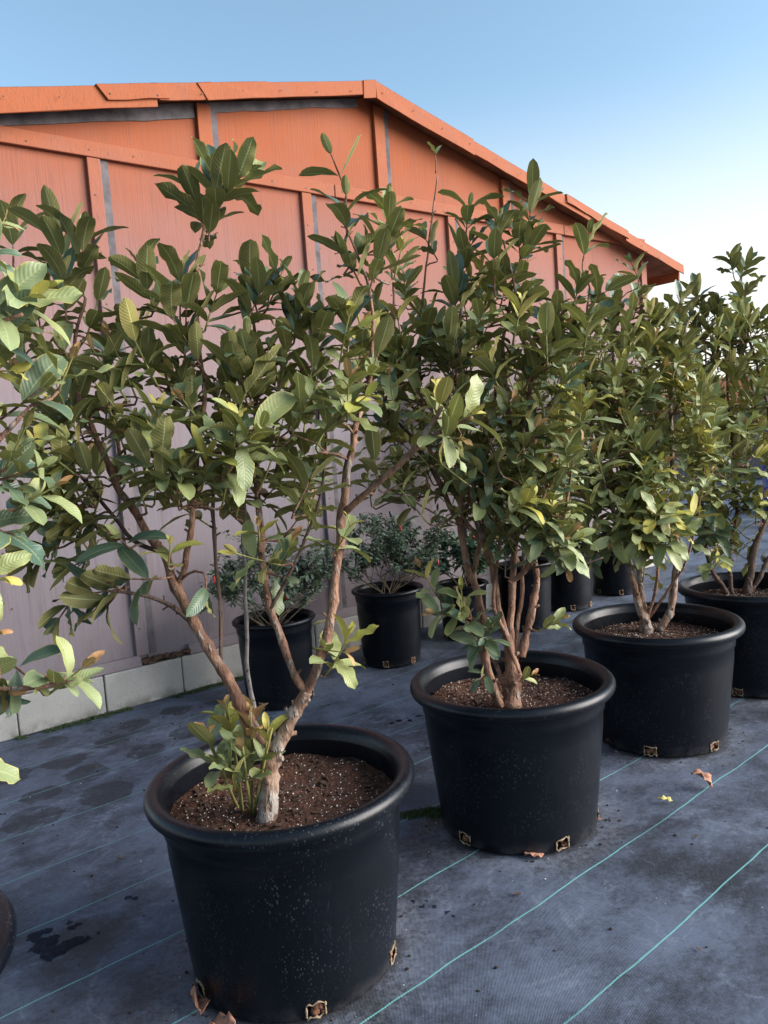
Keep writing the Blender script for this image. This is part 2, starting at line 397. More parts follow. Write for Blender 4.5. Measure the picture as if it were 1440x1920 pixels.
# cloth: gently rumpled sheet near, plain sheet beyond
def ground_h(x, y):
    return .0025 * noise.noise(Vector((x * 2.2, y * 2.2, 0))) + .0015 * noise.noise(Vector((x * 6, y * 6, 4)))
V = []; F = []
nx, ny = 150, 150; x0, x1, y0, y1 = -3.5, 5.5, .2, 9.2
for j in range(ny + 1):
    for i in range(nx + 1):
        x = x0 + (x1 - x0) * i / nx; y = y0 + (y1 - y0) * j / ny
        e = min(i, nx - i, j, ny - j) / 6; V.append((x, y, ground_h(x, y) * min(1, e)))
for j in range(ny):
    for i in range(nx):
        a = j * (nx + 1) + i; F.append((a, a + 1, a + nx + 2, a + nx + 1))
g = link('weed_cloth', mesh('weed_cloth', V, F, GR), kind='structure')
mb = MB()
def flat(x0_, y0_, x1_, y1_, z):
    b = len(mb.v); mb.v += [Vector(p) for p in ((x0_, y0_, z), (x1_, y0_, z), (x1_, y1_, z), (x0_, y1_, z))]; mb.f.append([b, b + 1, b + 2, b + 3])
R_ = 22
flat(-R_, -R_, R_, y0, 0); flat(-R_, y1, R_, R_, 0); flat(-R_, y0, x0, y1, 0); flat(x1, y0, R_, y1, 0)
mb.build('outer_weed_cloth', GR, kind='structure')
DIRT = m_simple('dry_dirt', (.17, .13, .095), .95, .3, 3, .2, .5, 20, .01)
mb = MB(); flat(-600, -600, 600, 600, -.02); mb.build('ground', DIRT, kind='structure')

# ------------------------------------------------------------------ shed
TH = radians(38.0)
WD = Vector((cos(TH), sin(TH), 0)); WN = Vector((sin(TH), -cos(TH), 0))      # along the wall, out of the wall
P0 = Vector((-1.326, 3.7035, 0))
RW = Matrix((WD, WN, Vector((0, 0, 1)))).transposed()
def wp(u, v, off=0.0): return P0 + WD * u + WN * off + Vector((0, 0, v))
def m_siding(name, groove=True, hue=0.0):
    t = NT(name); c = t.coord(); x, y, z = t.sep(c)
    # object space of the shed: x along wall, z up
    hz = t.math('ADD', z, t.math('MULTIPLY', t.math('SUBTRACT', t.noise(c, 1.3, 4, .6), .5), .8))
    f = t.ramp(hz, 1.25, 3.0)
    low_col = t.mix(t.noise(c, 3, 5, .6), (.155, .135, .148), (.21, .182, .20))
    high_col = t.mix(t.noise(c, 2.4, 5, .6), (.25, .064, .022), (.31, .088, .034))
    col = t.mix(f, low_col, high_col)  # greyish mauve low on the wall, blending to orange higher up
    mid = t.ramp(t.noise(c, 1.7, 4, .6), .4, .7); col = t.mix(t.math('MULTIPLY', mid, .15), col, (.26, .15, .125))
    gr = t.noise(t.mapv(c, (60, 60, 1.6)), 1.6, 5, .7, .3)
    gr2 = t.noise(t.mapv(c, (170, 170, 4)), 1.0, 3, .6)
    gm = t.math('MULTIPLY', t.ramp(gr, .50, .74), t.math('SUBTRACT', .48, t.math('MULTIPLY', t.ramp(z, 2.5, 2.7), .2)))
    col = t.mix(gm, col, (.095, .062, .062))
    kn = t.math('MULTIPLY', t.ramp(t.noise(t.mapv(c, (1, 1, .6)), 7, 6, .75, 1.5), .66, .70), t.ramp(z, 2.2, 2.7)); col = t.mix(t.math('MULTIPLY', kn, .35), col, (.22, .07, .035))
    flake = t.math('MULTIPLY', t.ramp(t.noise(t.mapv(c, (1, 1, .4)), 26, 5, .7), .70, .76), t.ramp(t.noise(c, 1.9, 2), .5, .62))
    col = t.mix(t.math('MULTIPLY', flake, .8), col, (.62, .52, .46))
    dirt = t.math('MULTIPLY', t.math('SUBTRACT', 1.0, t.ramp(z, .18, .8)), t.ramp(t.noise(c, 6, 5, .65), .4, .7))
    col = t.mix(t.math('MULTIPLY', dirt, .45), col, (.13, .105, .10))
    run = t.ramp(t.noise(t.mapv(c, (11, 11, .55)), 1.0, 5, .65), .54, .72); col = t.mix(t.math('MULTIPLY', run, .30), col, (.11, .075, .07))
    h = t.math('ADD', t.math('MULTIPLY', gr, .8), t.math('MULTIPLY', gr2, .5))
    h = t.math('SUBTRACT', h, t.math('MULTIPLY', flake, .4))
    return t.done(t.bsdf(col, .82, .25, t.bump(h, .6, .003)))
def m_trim(name, z0=1.3, z1=2.95, bright=0.0):
    t = NT(name); c = t.coord(); x, y, z = t.sep(c)
    f = t.ramp(t.math('ADD', z, t.math('MULTIPLY', t.math('SUBTRACT', t.noise(c, 2, 4), .5), .7)), z0, z1)
    col = t.mix(f, t.mix(t.noise(c, 8, 4), (.140, .118, .128), (.195, .165, .178)), t.mix(t.noise(c, 7, 5), (.265, .068, .022), (.32, .092, .034)))
    g = t.noise(t.mapv(c, (9, 9, 3)), 9, 5, .7, .5)
    col = t.mix(t.math('MULTIPLY', t.ramp(g, .54, .70), .55), col, (.15, .062, .04)); st = t.ramp(t.noise(t.mapv(c, (2, 2, .6)), 5, 5, .7), .5, .7); col = t.mix(t.math('MULTIPLY', st, .25), col, (.20, .10, .07))
    chip = t.ramp(t.noise(c, 38, 4, .7), .71, .75); col = t.mix(t.math('MULTIPLY', chip, .7), col, (.58, .45, .38))
    return t.done(t.bsdf(col, .75, .3, t.bump(t.math('SUBTRACT', g, chip), .7, .003)))
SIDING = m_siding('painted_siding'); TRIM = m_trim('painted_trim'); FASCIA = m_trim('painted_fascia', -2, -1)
GREYW = m_simple('bare_grey_wood', (.105, .095, .10), .85, .3, 14, .25, .6, 60, .002)
ROOFM = m_simple('roll_roofing', (.30, .13, .07), .9, .25, 10, .3, .5, 200, .002)
DARKW = m_simple('dark_underside_wood', (.07, .04, .028), .85, .3, 12, .25)
def m_block():
    t = NT('concrete_block'); c = t.coord(); n = t.noise(c, 9, 5, .65); f = t.noise(c, 120, 4, .7)
    z = t.sep(t.n('ShaderNodeNewGeometry').outputs['Position'])[2]
    col = t.mix(n, (.25, .245, .235), (.42, .41, .385)); col = t.mix(t.math('MULTIPLY', t.ramp(f, .55, .7), .4), col, (.16, .15, .145))
    low = t.math('MULTIPLY', t.math('SUBTRACT', 1.0, t.ramp(z, .0, .07)), t.ramp(t.noise(c, 14, 4), .4, .65))
    col = t.mix(t.math('MULTIPLY', low, .7), col, (.10, .10, .08))
    return t.done(t.bsdf(col, .92, .2, t.bump(t.math('ADD', f, n), .7, .003)))
BLOCK = m_block()
shed = empty('shed', 'long orange painted wooden shed with a gable end behind the potted trees', 'shed', P0, rz=TH)
def sloc(p): return p                     # shed-local: x along wall, y = -outwards, z up
# local frame: x = WD, y = z cross x = (-sin, cos) = -WN ; so "out of the wall" is -y
UL, UR, APU, APV = -1.05, 4.524, 1.745, 3.222
def roof_z(u): return APV - (.2455 if u > APU else .226) * abs(u - APU)
DEPTH = 7.0
def panel(name, loop, y, th, mat, bev=.0015, parent=shed):
    m = MB(); m.prism([Vector((u, y, v)) for u, v in loop], (0, th, 0)); return m.build(name, mat, parent, bevel=bev)
# lower siding sheets (between battens) and upper sheets in the gable
SEAMS = [UL, .142, 1.32, 2.41, 3.48, UR]
for a, b in zip(SEAMS[:-1], SEAMS[1:]):
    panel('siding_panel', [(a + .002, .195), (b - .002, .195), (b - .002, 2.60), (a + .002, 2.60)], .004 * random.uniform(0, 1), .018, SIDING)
US = [UL, .70, 1.85, 2.93, UR]
for a, b in zip(US[:-1], US[1:]):
    top = [(b - .002, roof_z(b) - .025)]
    if a < APU < b: top.append((APU, roof_z(APU) - .025))
    top.append((a + .002, roof_z(a) - .025))
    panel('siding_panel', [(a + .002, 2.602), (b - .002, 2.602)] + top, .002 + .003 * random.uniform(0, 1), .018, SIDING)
# bare grey sheathing strip left under the rake
def strip(name, u0, u1, d0, d1, y, th, mat, n=14, wob=0.0, seed=0, parent=shed):
    m = MB(); up = []; lo = []
    for i in range(n + 1):
        u = u0 + (u1 - u0) * i / n
        w = wob * noise.noise(Vector((u * 3.3, seed, 0))) + wob * .5 * noise.noise(Vector((u * 9, seed, 2)))
        up.append(Vector((u, y, roof_z(u) - d0))); lo.append(Vector((u, y, roof_z(u) - d1 + w)))
    m.prism(lo + up[::-1], (0, th, 0)); return m.build(name, mat, parent)
strip('grey_frieze', UL, .655, .03, .102, -.005, .004, GREYW, 20, .006, 1)
strip('grey_frieze', .66, 1.70, .03, .078, -.005, .004, GREYW, 20, .008, 5)
# vertical battens with the bare strip beside each
def batten(u0, u1, v0, v1, grey=0.0, slope=False):
    t1 = roof_z((u0 + u1) / 2) - .04 if slope else v1
    m = MB(); m.prism([Vector((u0, -.022, v0)), Vector((u1, -.022, v0)), Vector((u1, -.022, t1)), Vector((u0, -.022, t1))], (0, .0225, 0)); m.build('batten', TRIM, shed, bevel=.003)
    if grey:
        m = MB(); m.prism([Vector((u1 + .001, -.0065, v0)), Vector((u1 + grey, -.0065, v0)), Vector((u1 + grey, -.0065, t1)), Vector((u1 + .001, -.0065, t1))], (0, .006, 0)); m.build('bare_strip', GREYW, shed)
for u in (.082, 1.25, 2.35, 3.415): batten(u, u + .062, .235, 2.588, .04)
for u in (.66, 1.80, 2.875): batten(u, u + .075, 2.662, 3, .04, True)
batten(UR - .06, UR + .012, .235, 2.59); batten(-1.04, -.98, .235, 2.588)
# horizontal rail under the gable, in lengths
for a, b in ((UL, 1.47), (1.475, 3.5), (3.505, UR)):
    m = MB(); m.prism([Vector((a, -.026, 2.59)), Vector((b, -.026, 2.59)), Vector((b, -.026, 2.66)), Vector((a, -.026, 2.66))], (0, .0262, 0)); m.build('rail', TRIM, shed, bevel=.004)
# bottom sill
m = MB()
for a, b, dz in ((UL, .10, 0), (.35, 2.3, .0), (2.31, UR, 0)):
    m.prism([Vector((a, -.035, .188)), Vector((b, -.035, .188)), Vector((b, -.02, .238)), Vector((a, -.02, .238))], (0, .034, 0))
m.build('sill_plate', TRIM, shed, bevel=.003)
m = MB(); rr = random.Random(2)
for i in range(26):
    u = .10 + .25 * i / 26; m.box((u, -.022 + rr.uniform(-.008, .008), .197 + rr.uniform(0, .015)), .022, rr.uniform(.02, .035), rr.uniform(.008, .020), Matrix.Rotation(rr.uniform(-.3, .3), 3, 'Y'))
m.build('rotten_sill', DARKW, shed, kind='stuff')
# footing of concrete blocks
us = [-1.45, -.945, -.48, -.09, .30, .70, 1.10, 1.50, 1.9, 2.3, 2.7, 3.1, 3.5, 3.9, 4.3, 4.62]
for a, b in zip(us[:-1], us[1:]):
    m = MB(); m.box(((a + b) / 2, .04 + random.uniform(-.003, .003), .093), b - a - .005, .15, .186 + random.uniform(-.004, 0)); m.build('concrete_block', BLOCK, shed, bevel=.006)
# core, side wall and roof
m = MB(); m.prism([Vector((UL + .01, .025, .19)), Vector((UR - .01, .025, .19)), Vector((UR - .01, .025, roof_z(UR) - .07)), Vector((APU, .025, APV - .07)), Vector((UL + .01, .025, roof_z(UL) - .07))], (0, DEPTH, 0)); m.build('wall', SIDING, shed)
OV = .385
for sgn, ue in ((1, UR + OV), (-1, UL - OV)):
    m = MB(); a = Vector((APU, -.10, APV + .012)); b = Vector((ue, -.10, roof_z(ue) + .012)); n_ = 12
    top = [a.lerp(b, i / n_) + Vector((0, 0, .008 * noise.noise(Vector((i * 1.1, sgn, 3))))) for i in range(n_ + 1)]
    m.prism(top + [p - Vector((0, 0, .03)) for p in reversed(top)], (0, DEPTH + .25, 0)); m.build('roof', ROOFM, shed)
# rafter tails and eave board on the right
for k in range(9):
    y = .06 + k * .8
    m = MB(); m.prism([Vector((UR + .015, y, roof_z(UR) - .135)), Vector((UR + .09 if k == 0 else UR + OV - .04, y, roof_z(UR + (.09 if k == 0 else OV - .04)) - .14)), Vector((UR + .09 if k == 0 else UR + OV - .04, y, roof_z(UR + (.09 if k == 0 else OV - .04)) - .022)), Vector((UR + .015, y, roof_z(UR) - .022))], (0, .05, 0)); m.build('rafter_tail', FASCIA if k == 0 else DARKW, shed, bevel=.003)
ue = UR + OV
m = MB(); m.prism([Vector((ue - .02, -.09, roof_z(ue) - .10)), Vector((ue + .0, -.09, roof_z(ue) - .10)), Vector((ue + .0, -.09, roof_z(ue) - .02)), Vector((ue - .02, -.09, roof_z(ue) - .02))], (0, DEPTH, 0)); m.build('eave_board', FASCIA, shed, bevel=.003)
# rake fascia: lengths of bent drip flashing with ragged lower edge
def fascia(u0, u1, d, lift, seed, y=-.118, wob=.012, skew=.0, taper=0.0):
    m = MB(); n = 16; up = []; lo = []
    for i in range(n + 1):
        f = i / n; u = u0 + (u1 - u0) * f
        w = wob * (noise.noise(Vector((u * 2.7, seed, 0))) + .5 * noise.noise(Vector((u * 8, seed, 5))))
        out = .006 * noise.noise(Vector((u * 5, seed, 9)))
        up.append(Vector((u + skew * 0, y + out * .3, roof_z(u) + lift + .3 * w))); lo.append(Vector((u + skew, y - .004 + out, roof_z(u) + lift - d - taper * f + w)))
    m.prism(lo + up[::-1], (0, .010, 0))
    b = len(m.v)                                         # top return over the roof edge
    for p in up: m.v += [p, p + Vector((0, .16, .004))]
    for i in range(n): m.f.append([b + 2 * i, b + 2 * i + 2, b + 2 * i + 3, b + 2 * i + 1])
    return m.build('fascia_flashing', FASCIA, shed, smooth=False, bevel=.002)
fascia(UL - OV, .41, .118, .018, 1, -.116, .004, taper=-.018)
fascia(.12, .42, .060, .022, 2, -.128, .008, .05)
fascia(.38, .70, .070, .026, 3, -.122, .014, .04)
fascia(.62, 1.02, .072, .022, 4, -.130, .008, .05)
fascia(.97, 1.68, .068, .022, 5, -.122, .005, .04)
fascia(1.655, APU, .100, .025, 6, -.130, .002, -.008)
fascia(APU, 2.52, .100, .022, 7, -.124, .006, .0)
fascia(2.50, 3.7, .082, .020, 8, -.117, .008, .0)
fascia(3.42, 4.15, .060, .028, 10, -.128, .014, .0)
fascia(4.12, ue + .01, .072, .022, 9, -.121, .010, .0)
m = MB(); m.tube([Vector((APU, -.12, roof_z(APU) + .016)), Vector((APU, .3, roof_z(1.845) + .028)), Vector((APU, DEPTH, roof_z(APU) + .026))], [.014] * 3, 8); m.build('ridge_cap', FASCIA, shed, smooth=True)

NAIL = m_simple('rusty_nail_head', (.10, .05, .035), .6, .4, 80)
nb_ = MB(); rr = random.Random(8)
def nail(u, y, v):
    a = [Vector((u, y, v)), Vector((u, y - .0025, v))]; nb_.tube(a, [.0045, .004], 6)
for u in (.113, 1.281, 2.381, 3.446):
    for k in range(9): nail(u + rr.uniform(-.008, .008), -.022, .35 + k * .26 + rr.uniform(-.02, .02))
for k in range(22): nail(-.9 + k * .245 + rr.uniform(-.03, .03), -.026, 2.625 + rr.uniform(-.015, .015))
for a, b in zip(SEAMS[:-1], SEAMS[1:]):
    for k in range(10):
        nail(a + .04, 0, .30 + k * .25); nail((a + b) / 2 + rr.uniform(-.01, .01), 0, .32 + k * .25)
for k in range(26):
    u = -1.2 + k * .23; nail(u, -.132, roof_z(u) - .03 + rr.uniform(-.01, .01))
nb_.build('nails', NAIL, shed, kind='stuff')

# ------------------------------------------------------------------ pots
def lathe(profile, n, skip=None):
    V = []; F = []
    for (r, z) in profile:
        for k in range(n): a = 2 * pi * k / n; V.append((r * cos(a), r * sin(a), z))
    for i in range(len(profile) - 1):
        for k in range(n):
            if skip and (i, k) in skip: continue
            j = (k + 1) % n; F.append((i * n + k, i * n + j, (i + 1) * n + j, (i + 1) * n + k))
    return V, F
SOILM = None
def m_soil():
    t = NT('potting_mix'); c = t.coord()
    n = t.noise(c, 70, 6, .75); v = t.vor(c, 120, out=1)
    col = t.mix(t.ramp(n, .3, .7), (.022, .010, .007), (.085, .036, .022)); col = t.mix(.35, col, t.mix(t.sep(v)[0], (.02, .012, .009), (.11, .055, .034)))
    red = t.ramp(t.noise(c, 5, 3), .45, .62); col = t.mix(t.math('MULTIPLY', red, .4), col, (.10, .040, .022))
    return t.done(t.bsdf(col, .9, .25, t.bump(t.math('ADD', n, t.vor(c, 90)), 1.0, .007)))
SOIL = m_soil()
PERL = m_simple('perlite', (.62, .56, .47), .8, .2, 300)
CHIP = m_simple('bark_chip', (.055, .032, .022), .85, .5, 90, .25)
CREAM = m_simple('torn_fibre', (.25, .19, .125), .9, .35, 120, .2, .8, 300, .002)
RUST = m_simple('dried_clay', (.16, .075, .045), .9, .4, 90, .2)
NSEG = 112
def pot_profile(Rr, H, rb, lip, sd):
    P = [(rb - .012, .0), (rb - .003, .003), (rb, .006), (rb + .0008, .010), (rb + .002, .036), (rb + .0035, .050), (rb + .0045, .056)]
    hole_row = 3
    rt = Rr - lip * .92                                        # body radius just below the lip
    zb = H - lip * 1.25
    for f in (.2, .4, .6, .8): P.append((rb + .0045 + (rt - rb - .0045) * f, .056 + (zb - .036 - .056) * f))
    P += [(rt - .0035, zb - .040), (rt + .001, zb - .037), (rt + .002, zb - .020), (rt + .004, zb - .002)]
    c = (Rr - lip * .5, H - lip * .52)                          # rolled lip
    for k in range(13):
        a = -pi * .62 + pi * 1.42 * k / 12
        P.append((c[0] + lip * .5 * cos(a), c[1] + lip * .52 * sin(a)))
    ri = Rr - lip * 1.0 - .004
    P += [(ri, H - lip * .45), (ri - .001, H - lip * .8)]
    z = H - lip * .9
    for k in range(9): P += [(ri - .0035, z - .0035 * (2 * k)), (ri - .0012, z - .0035 * (2 * k + 1))]
    z -= .07; P += [(ri - .010, z), (ri - .012, z - .012), (ri - .016, sd - .05)]
    return P, hole_row, ri
def make_pot_meshes(Rr, H, rb, lip, soil_z, holes=6, phase=0.0, seed=0):
    prof, hr, ri = pot_profile(Rr, H, rb, lip, soil_z)
    step = NSEG // holes; skip = set(); hk = []
    for h in range(holes):
        k0 = int(h * step + phase) % NSEG; hk.append(k0)
        for q in (0, 1, 2): skip.add((hr, (k0 + q) % NSEG))
    V, F = lathe(prof, NSEG, skip)
    body = mesh('body', V, F, PLASTIC)
    fr = MB(); pl = MB(); r_ = random.Random(seed)
    for k0 in hk:
        a0 = 2 * pi * k0 / NSEG; a1 = 2 * pi * (k0 + 3) / NSEG; am = (a0 + a1) / 2
        def sp(a, z, o=0.0): rr = rb + .002 + o; return Vector((rr * cos(a), rr * sin(a), z))
        # torn pale frame, uneven
        for (aa, za, ab, zb_) in ((a0, .009, a1, .009), (a1, .009, a1, .037), (a1, .037, a0, .037), (a0, .037, a0, .009)):
            n_ = 6; pts = [sp(aa + (ab - aa) * i / n_, za + (zb_ - za) * i / n_ + r_.uniform(-.0045, .0045), .000 + r_.uniform(0, .003)) for i in range(n_ + 1)]
            fr.tube(pts, [r_.uniform(.0006, .0034) for _ in pts], 5)
        for q in range(9):
            a = r_.uniform(a0, a1); pl.blob(sp(a, r_.uniform(.012, .034), -.010), r_.uniform(.006, .012))
    frame = mesh('torn_edge', fr.v, fr.f, CREAM); plug = mesh('root_plug', pl.v, pl.f, RUST)
    # soil disc
    V = []; F = []; nr, na = 26, 72; R_ = ri - .004
    V.append((0, 0, soil_z + .004))
    for i in range(1, nr + 1):
        r = R_ * i / nr
        for k in range(na):
            a = 2 * pi * k / na; x, y = r * cos(a), r * sin(a)
            z = soil_z + .010 * noise.noise(Vector((x * 9, y * 9, seed))) + .005 * noise.noise(Vector((x * 40, y * 40, seed))) + .003 * noise.noise(Vector((x * 110, y * 110, seed))) + .012 * math.exp(-(r / .07) ** 2)
            V.append((x, y, z))
    for k in range(na): F.append((0, 1 + k, 1 + (k + 1) % na))
    for i in range(nr - 1):
        for k in range(na):
            j = (k + 1) % na; a = 1 + i * na; F.append((a + k, a + na + k, a + na + j, a + j))
    soil = mesh('potting_mix', V, F, SOIL)
    def sz(x, y):
        r2 = x * x + y * y
        return soil_z + .010 * noise.noise(Vector((x * 9, y * 9, seed))) + .005 * noise.noise(Vector((x * 40, y * 40, seed))) + .012 * math.exp(-r2 / .0049)
    pe = MB(); ch = MB()
    for _ in range(int(1150 * (Rr / .31) ** 2)):
        r = R_ * sqrt(r_.random()); a = r_.uniform(0, 6.283); x, y = r * cos(a), r * sin(a)
        if r_.random() > .35 + .9 * noise.noise(Vector((x * 6, y * 6, seed + 3))) + .3: continue
        s = r_.choice((.0008, .0010, .0013, .0019)); pe.blob((x, y, sz(x, y) + .001), s * r_.uniform(.8, 1.25))
    for _ in range(int(260 * (Rr / .31) ** 2)):
        r = R_ * sqrt(r_.random()); a = r_.uniform(0, 6.283); x, y = r * cos(a), r * sin(a); L = r_.uniform(.006, .030)
        R = Matrix.Rotation(r_.uniform(0, 3.14), 3, 'Z') @ Matrix.Rotation(r_.uniform(-.4, .4), 3, 'Y')
        ch.box((x, y, sz(x, y) + .002), L, L * r_.uniform(.12, .4), r_.uniform(.001, .004), R)
    return dict(body=body, torn_edge=frame, root_plug=plug, potting_mix=soil,
                perlite=mesh('perlite', pe.v, pe.f, PERL, False), bark_chips=mesh('bark_chips', ch.v, ch.f, CHIP, False))
BIG = [make_pot_meshes(.31, .4486, .2376, .039, .372, 6, ph, sd_) for ph, sd_ in ((0, 1), (5, 2), (11, 3))]
SMALL = make_pot_meshes(.196, .405, .155, .022, .345, 6, 3, 7)
def place_pot(ms, name, label, loc, rz, group, scale=1.0):
    o = empty(name, label, 'plant pot', loc, group, rz); o.scale = (scale,) * 3
    b = link('body', ms['body'], o)
    link('torn_edge', ms['torn_edge'], b, 'stuff'); link('root_plug', ms['root_plug'], b, 'stuff')
    s = link('potting_mix', ms['potting_mix'], o)
    link('perlite', ms['perlite'], s, 'stuff'); link('bark_chips', ms['bark_chips'], s, 'stuff')
    return o
def face_cam(p, ms_phase=0):    # rotation that puts a drain hole toward an angle
    return 0
POT = {0: (-.945, 1.12), 1: (-.2813, 1.7621), 2: (.3511, 2.3417), 3: (1.0003, 2.9156), 4: (1.6039, 3.4274), 5: (2.27, 4.0)}
def hole_rz(pp, px, py, phase):
    """turn the pot so that a hole sits where the ray through (px,py) meets its side"""
    g = on_z(px, py, .022); a = atan2(g.y - pp[1], g.x - pp[0]); return a - 2 * pi * (phase + 1.5) / NSEG
gb = 'big black pots in the front row'
place_pot(BIG[0], 'nursery_pot', 'black pot cut off by the left edge, nearest the camera on the left', (*POT[0], .003), .4, gb)
place_pot(BIG[0], 'nursery_pot', 'largest black pot in the foreground holding the tree with base sprouts', (*POT[1], .003), hole_rz(POT[1], 593, 1898, 0), gb)
place_pot(BIG[1], 'nursery_pot', 'second big black pot, in the middle, with pinkish dry leaf at its foot', (*POT[2], .003), hole_rz(POT[2], 1057, 1587, 5), gb)
place_pot(BIG[2], 'nursery_pot', 'third big black pot from the front with a pale stone on its soil', (*POT[3], .003), hole_rz(POT[3], 1217, 1416, 11), gb)
place_pot(BIG[0], 'nursery_pot', 'fourth big black pot from the front, cut by the right edge', (*POT[4], .003), .9, gb)
place_pot(BIG[1], 'nursery_pot', 'fifth big black pot of the row, beyond the right edge', (*POT[5], .003), 1.9, gb)
BACK = {}
gs = 'smaller black pots along the shed wall'
cv = (ray(700, 1000) * Vector((1, 1, 0))).normalized()
for nm, px, py, lab in (('A', 528, 1333, 'tall black pot with chilli bush left of the foreground trunk, nearest the shed footing'),
                        ('B', 737, 1254, 'tall black pot with chilli bush standing alone between the two front trees'),
                        ('E', 985, 1186, 'tall black pot half hidden behind the trunks of the second tree'),
                        ('C', 1066, 1147, 'tall black pot just left behind the third big pot'),
                        ('D', 1155, 1118, 'farthest tall black pot, with white scuffs at its foot')):
    g0 = on_z(px, py); dv = Vector((g0.x, g0.y, 0)).normalized(); p = g0 + dv * .155
    BACK[nm] = p; place_pot(SMALL, 'tall_nursery_pot', lab, (p.x, p.y, .003), random.uniform(0, 1), gs)

# ------------------------------------------------------------------ tree machinery
def smooth_path(pts, rad, sub=5):
    P = []; R = []
    n = len(pts)
    for i in range(n - 1):
        p0 = pts[max(i - 1, 0)]; p1 = pts[i]; p2 = pts[i + 1]; p3 = pts[min(i + 2, n - 1)]
        for k in range(sub):
            t = k / sub
            P.append(.5 * ((2 * p1) + (p2 - p0) * t + (2 * p0 - 5 * p1 + 4 * p2 - p3) * t * t + (3 * p1 - p0 - 3 * p2 + p3) * t ** 3))
            R.append(rad[i] + (rad[i + 1] - rad[i]) * t)
    P.append(pts[-1]); R.append(rad[-1]); return P, R

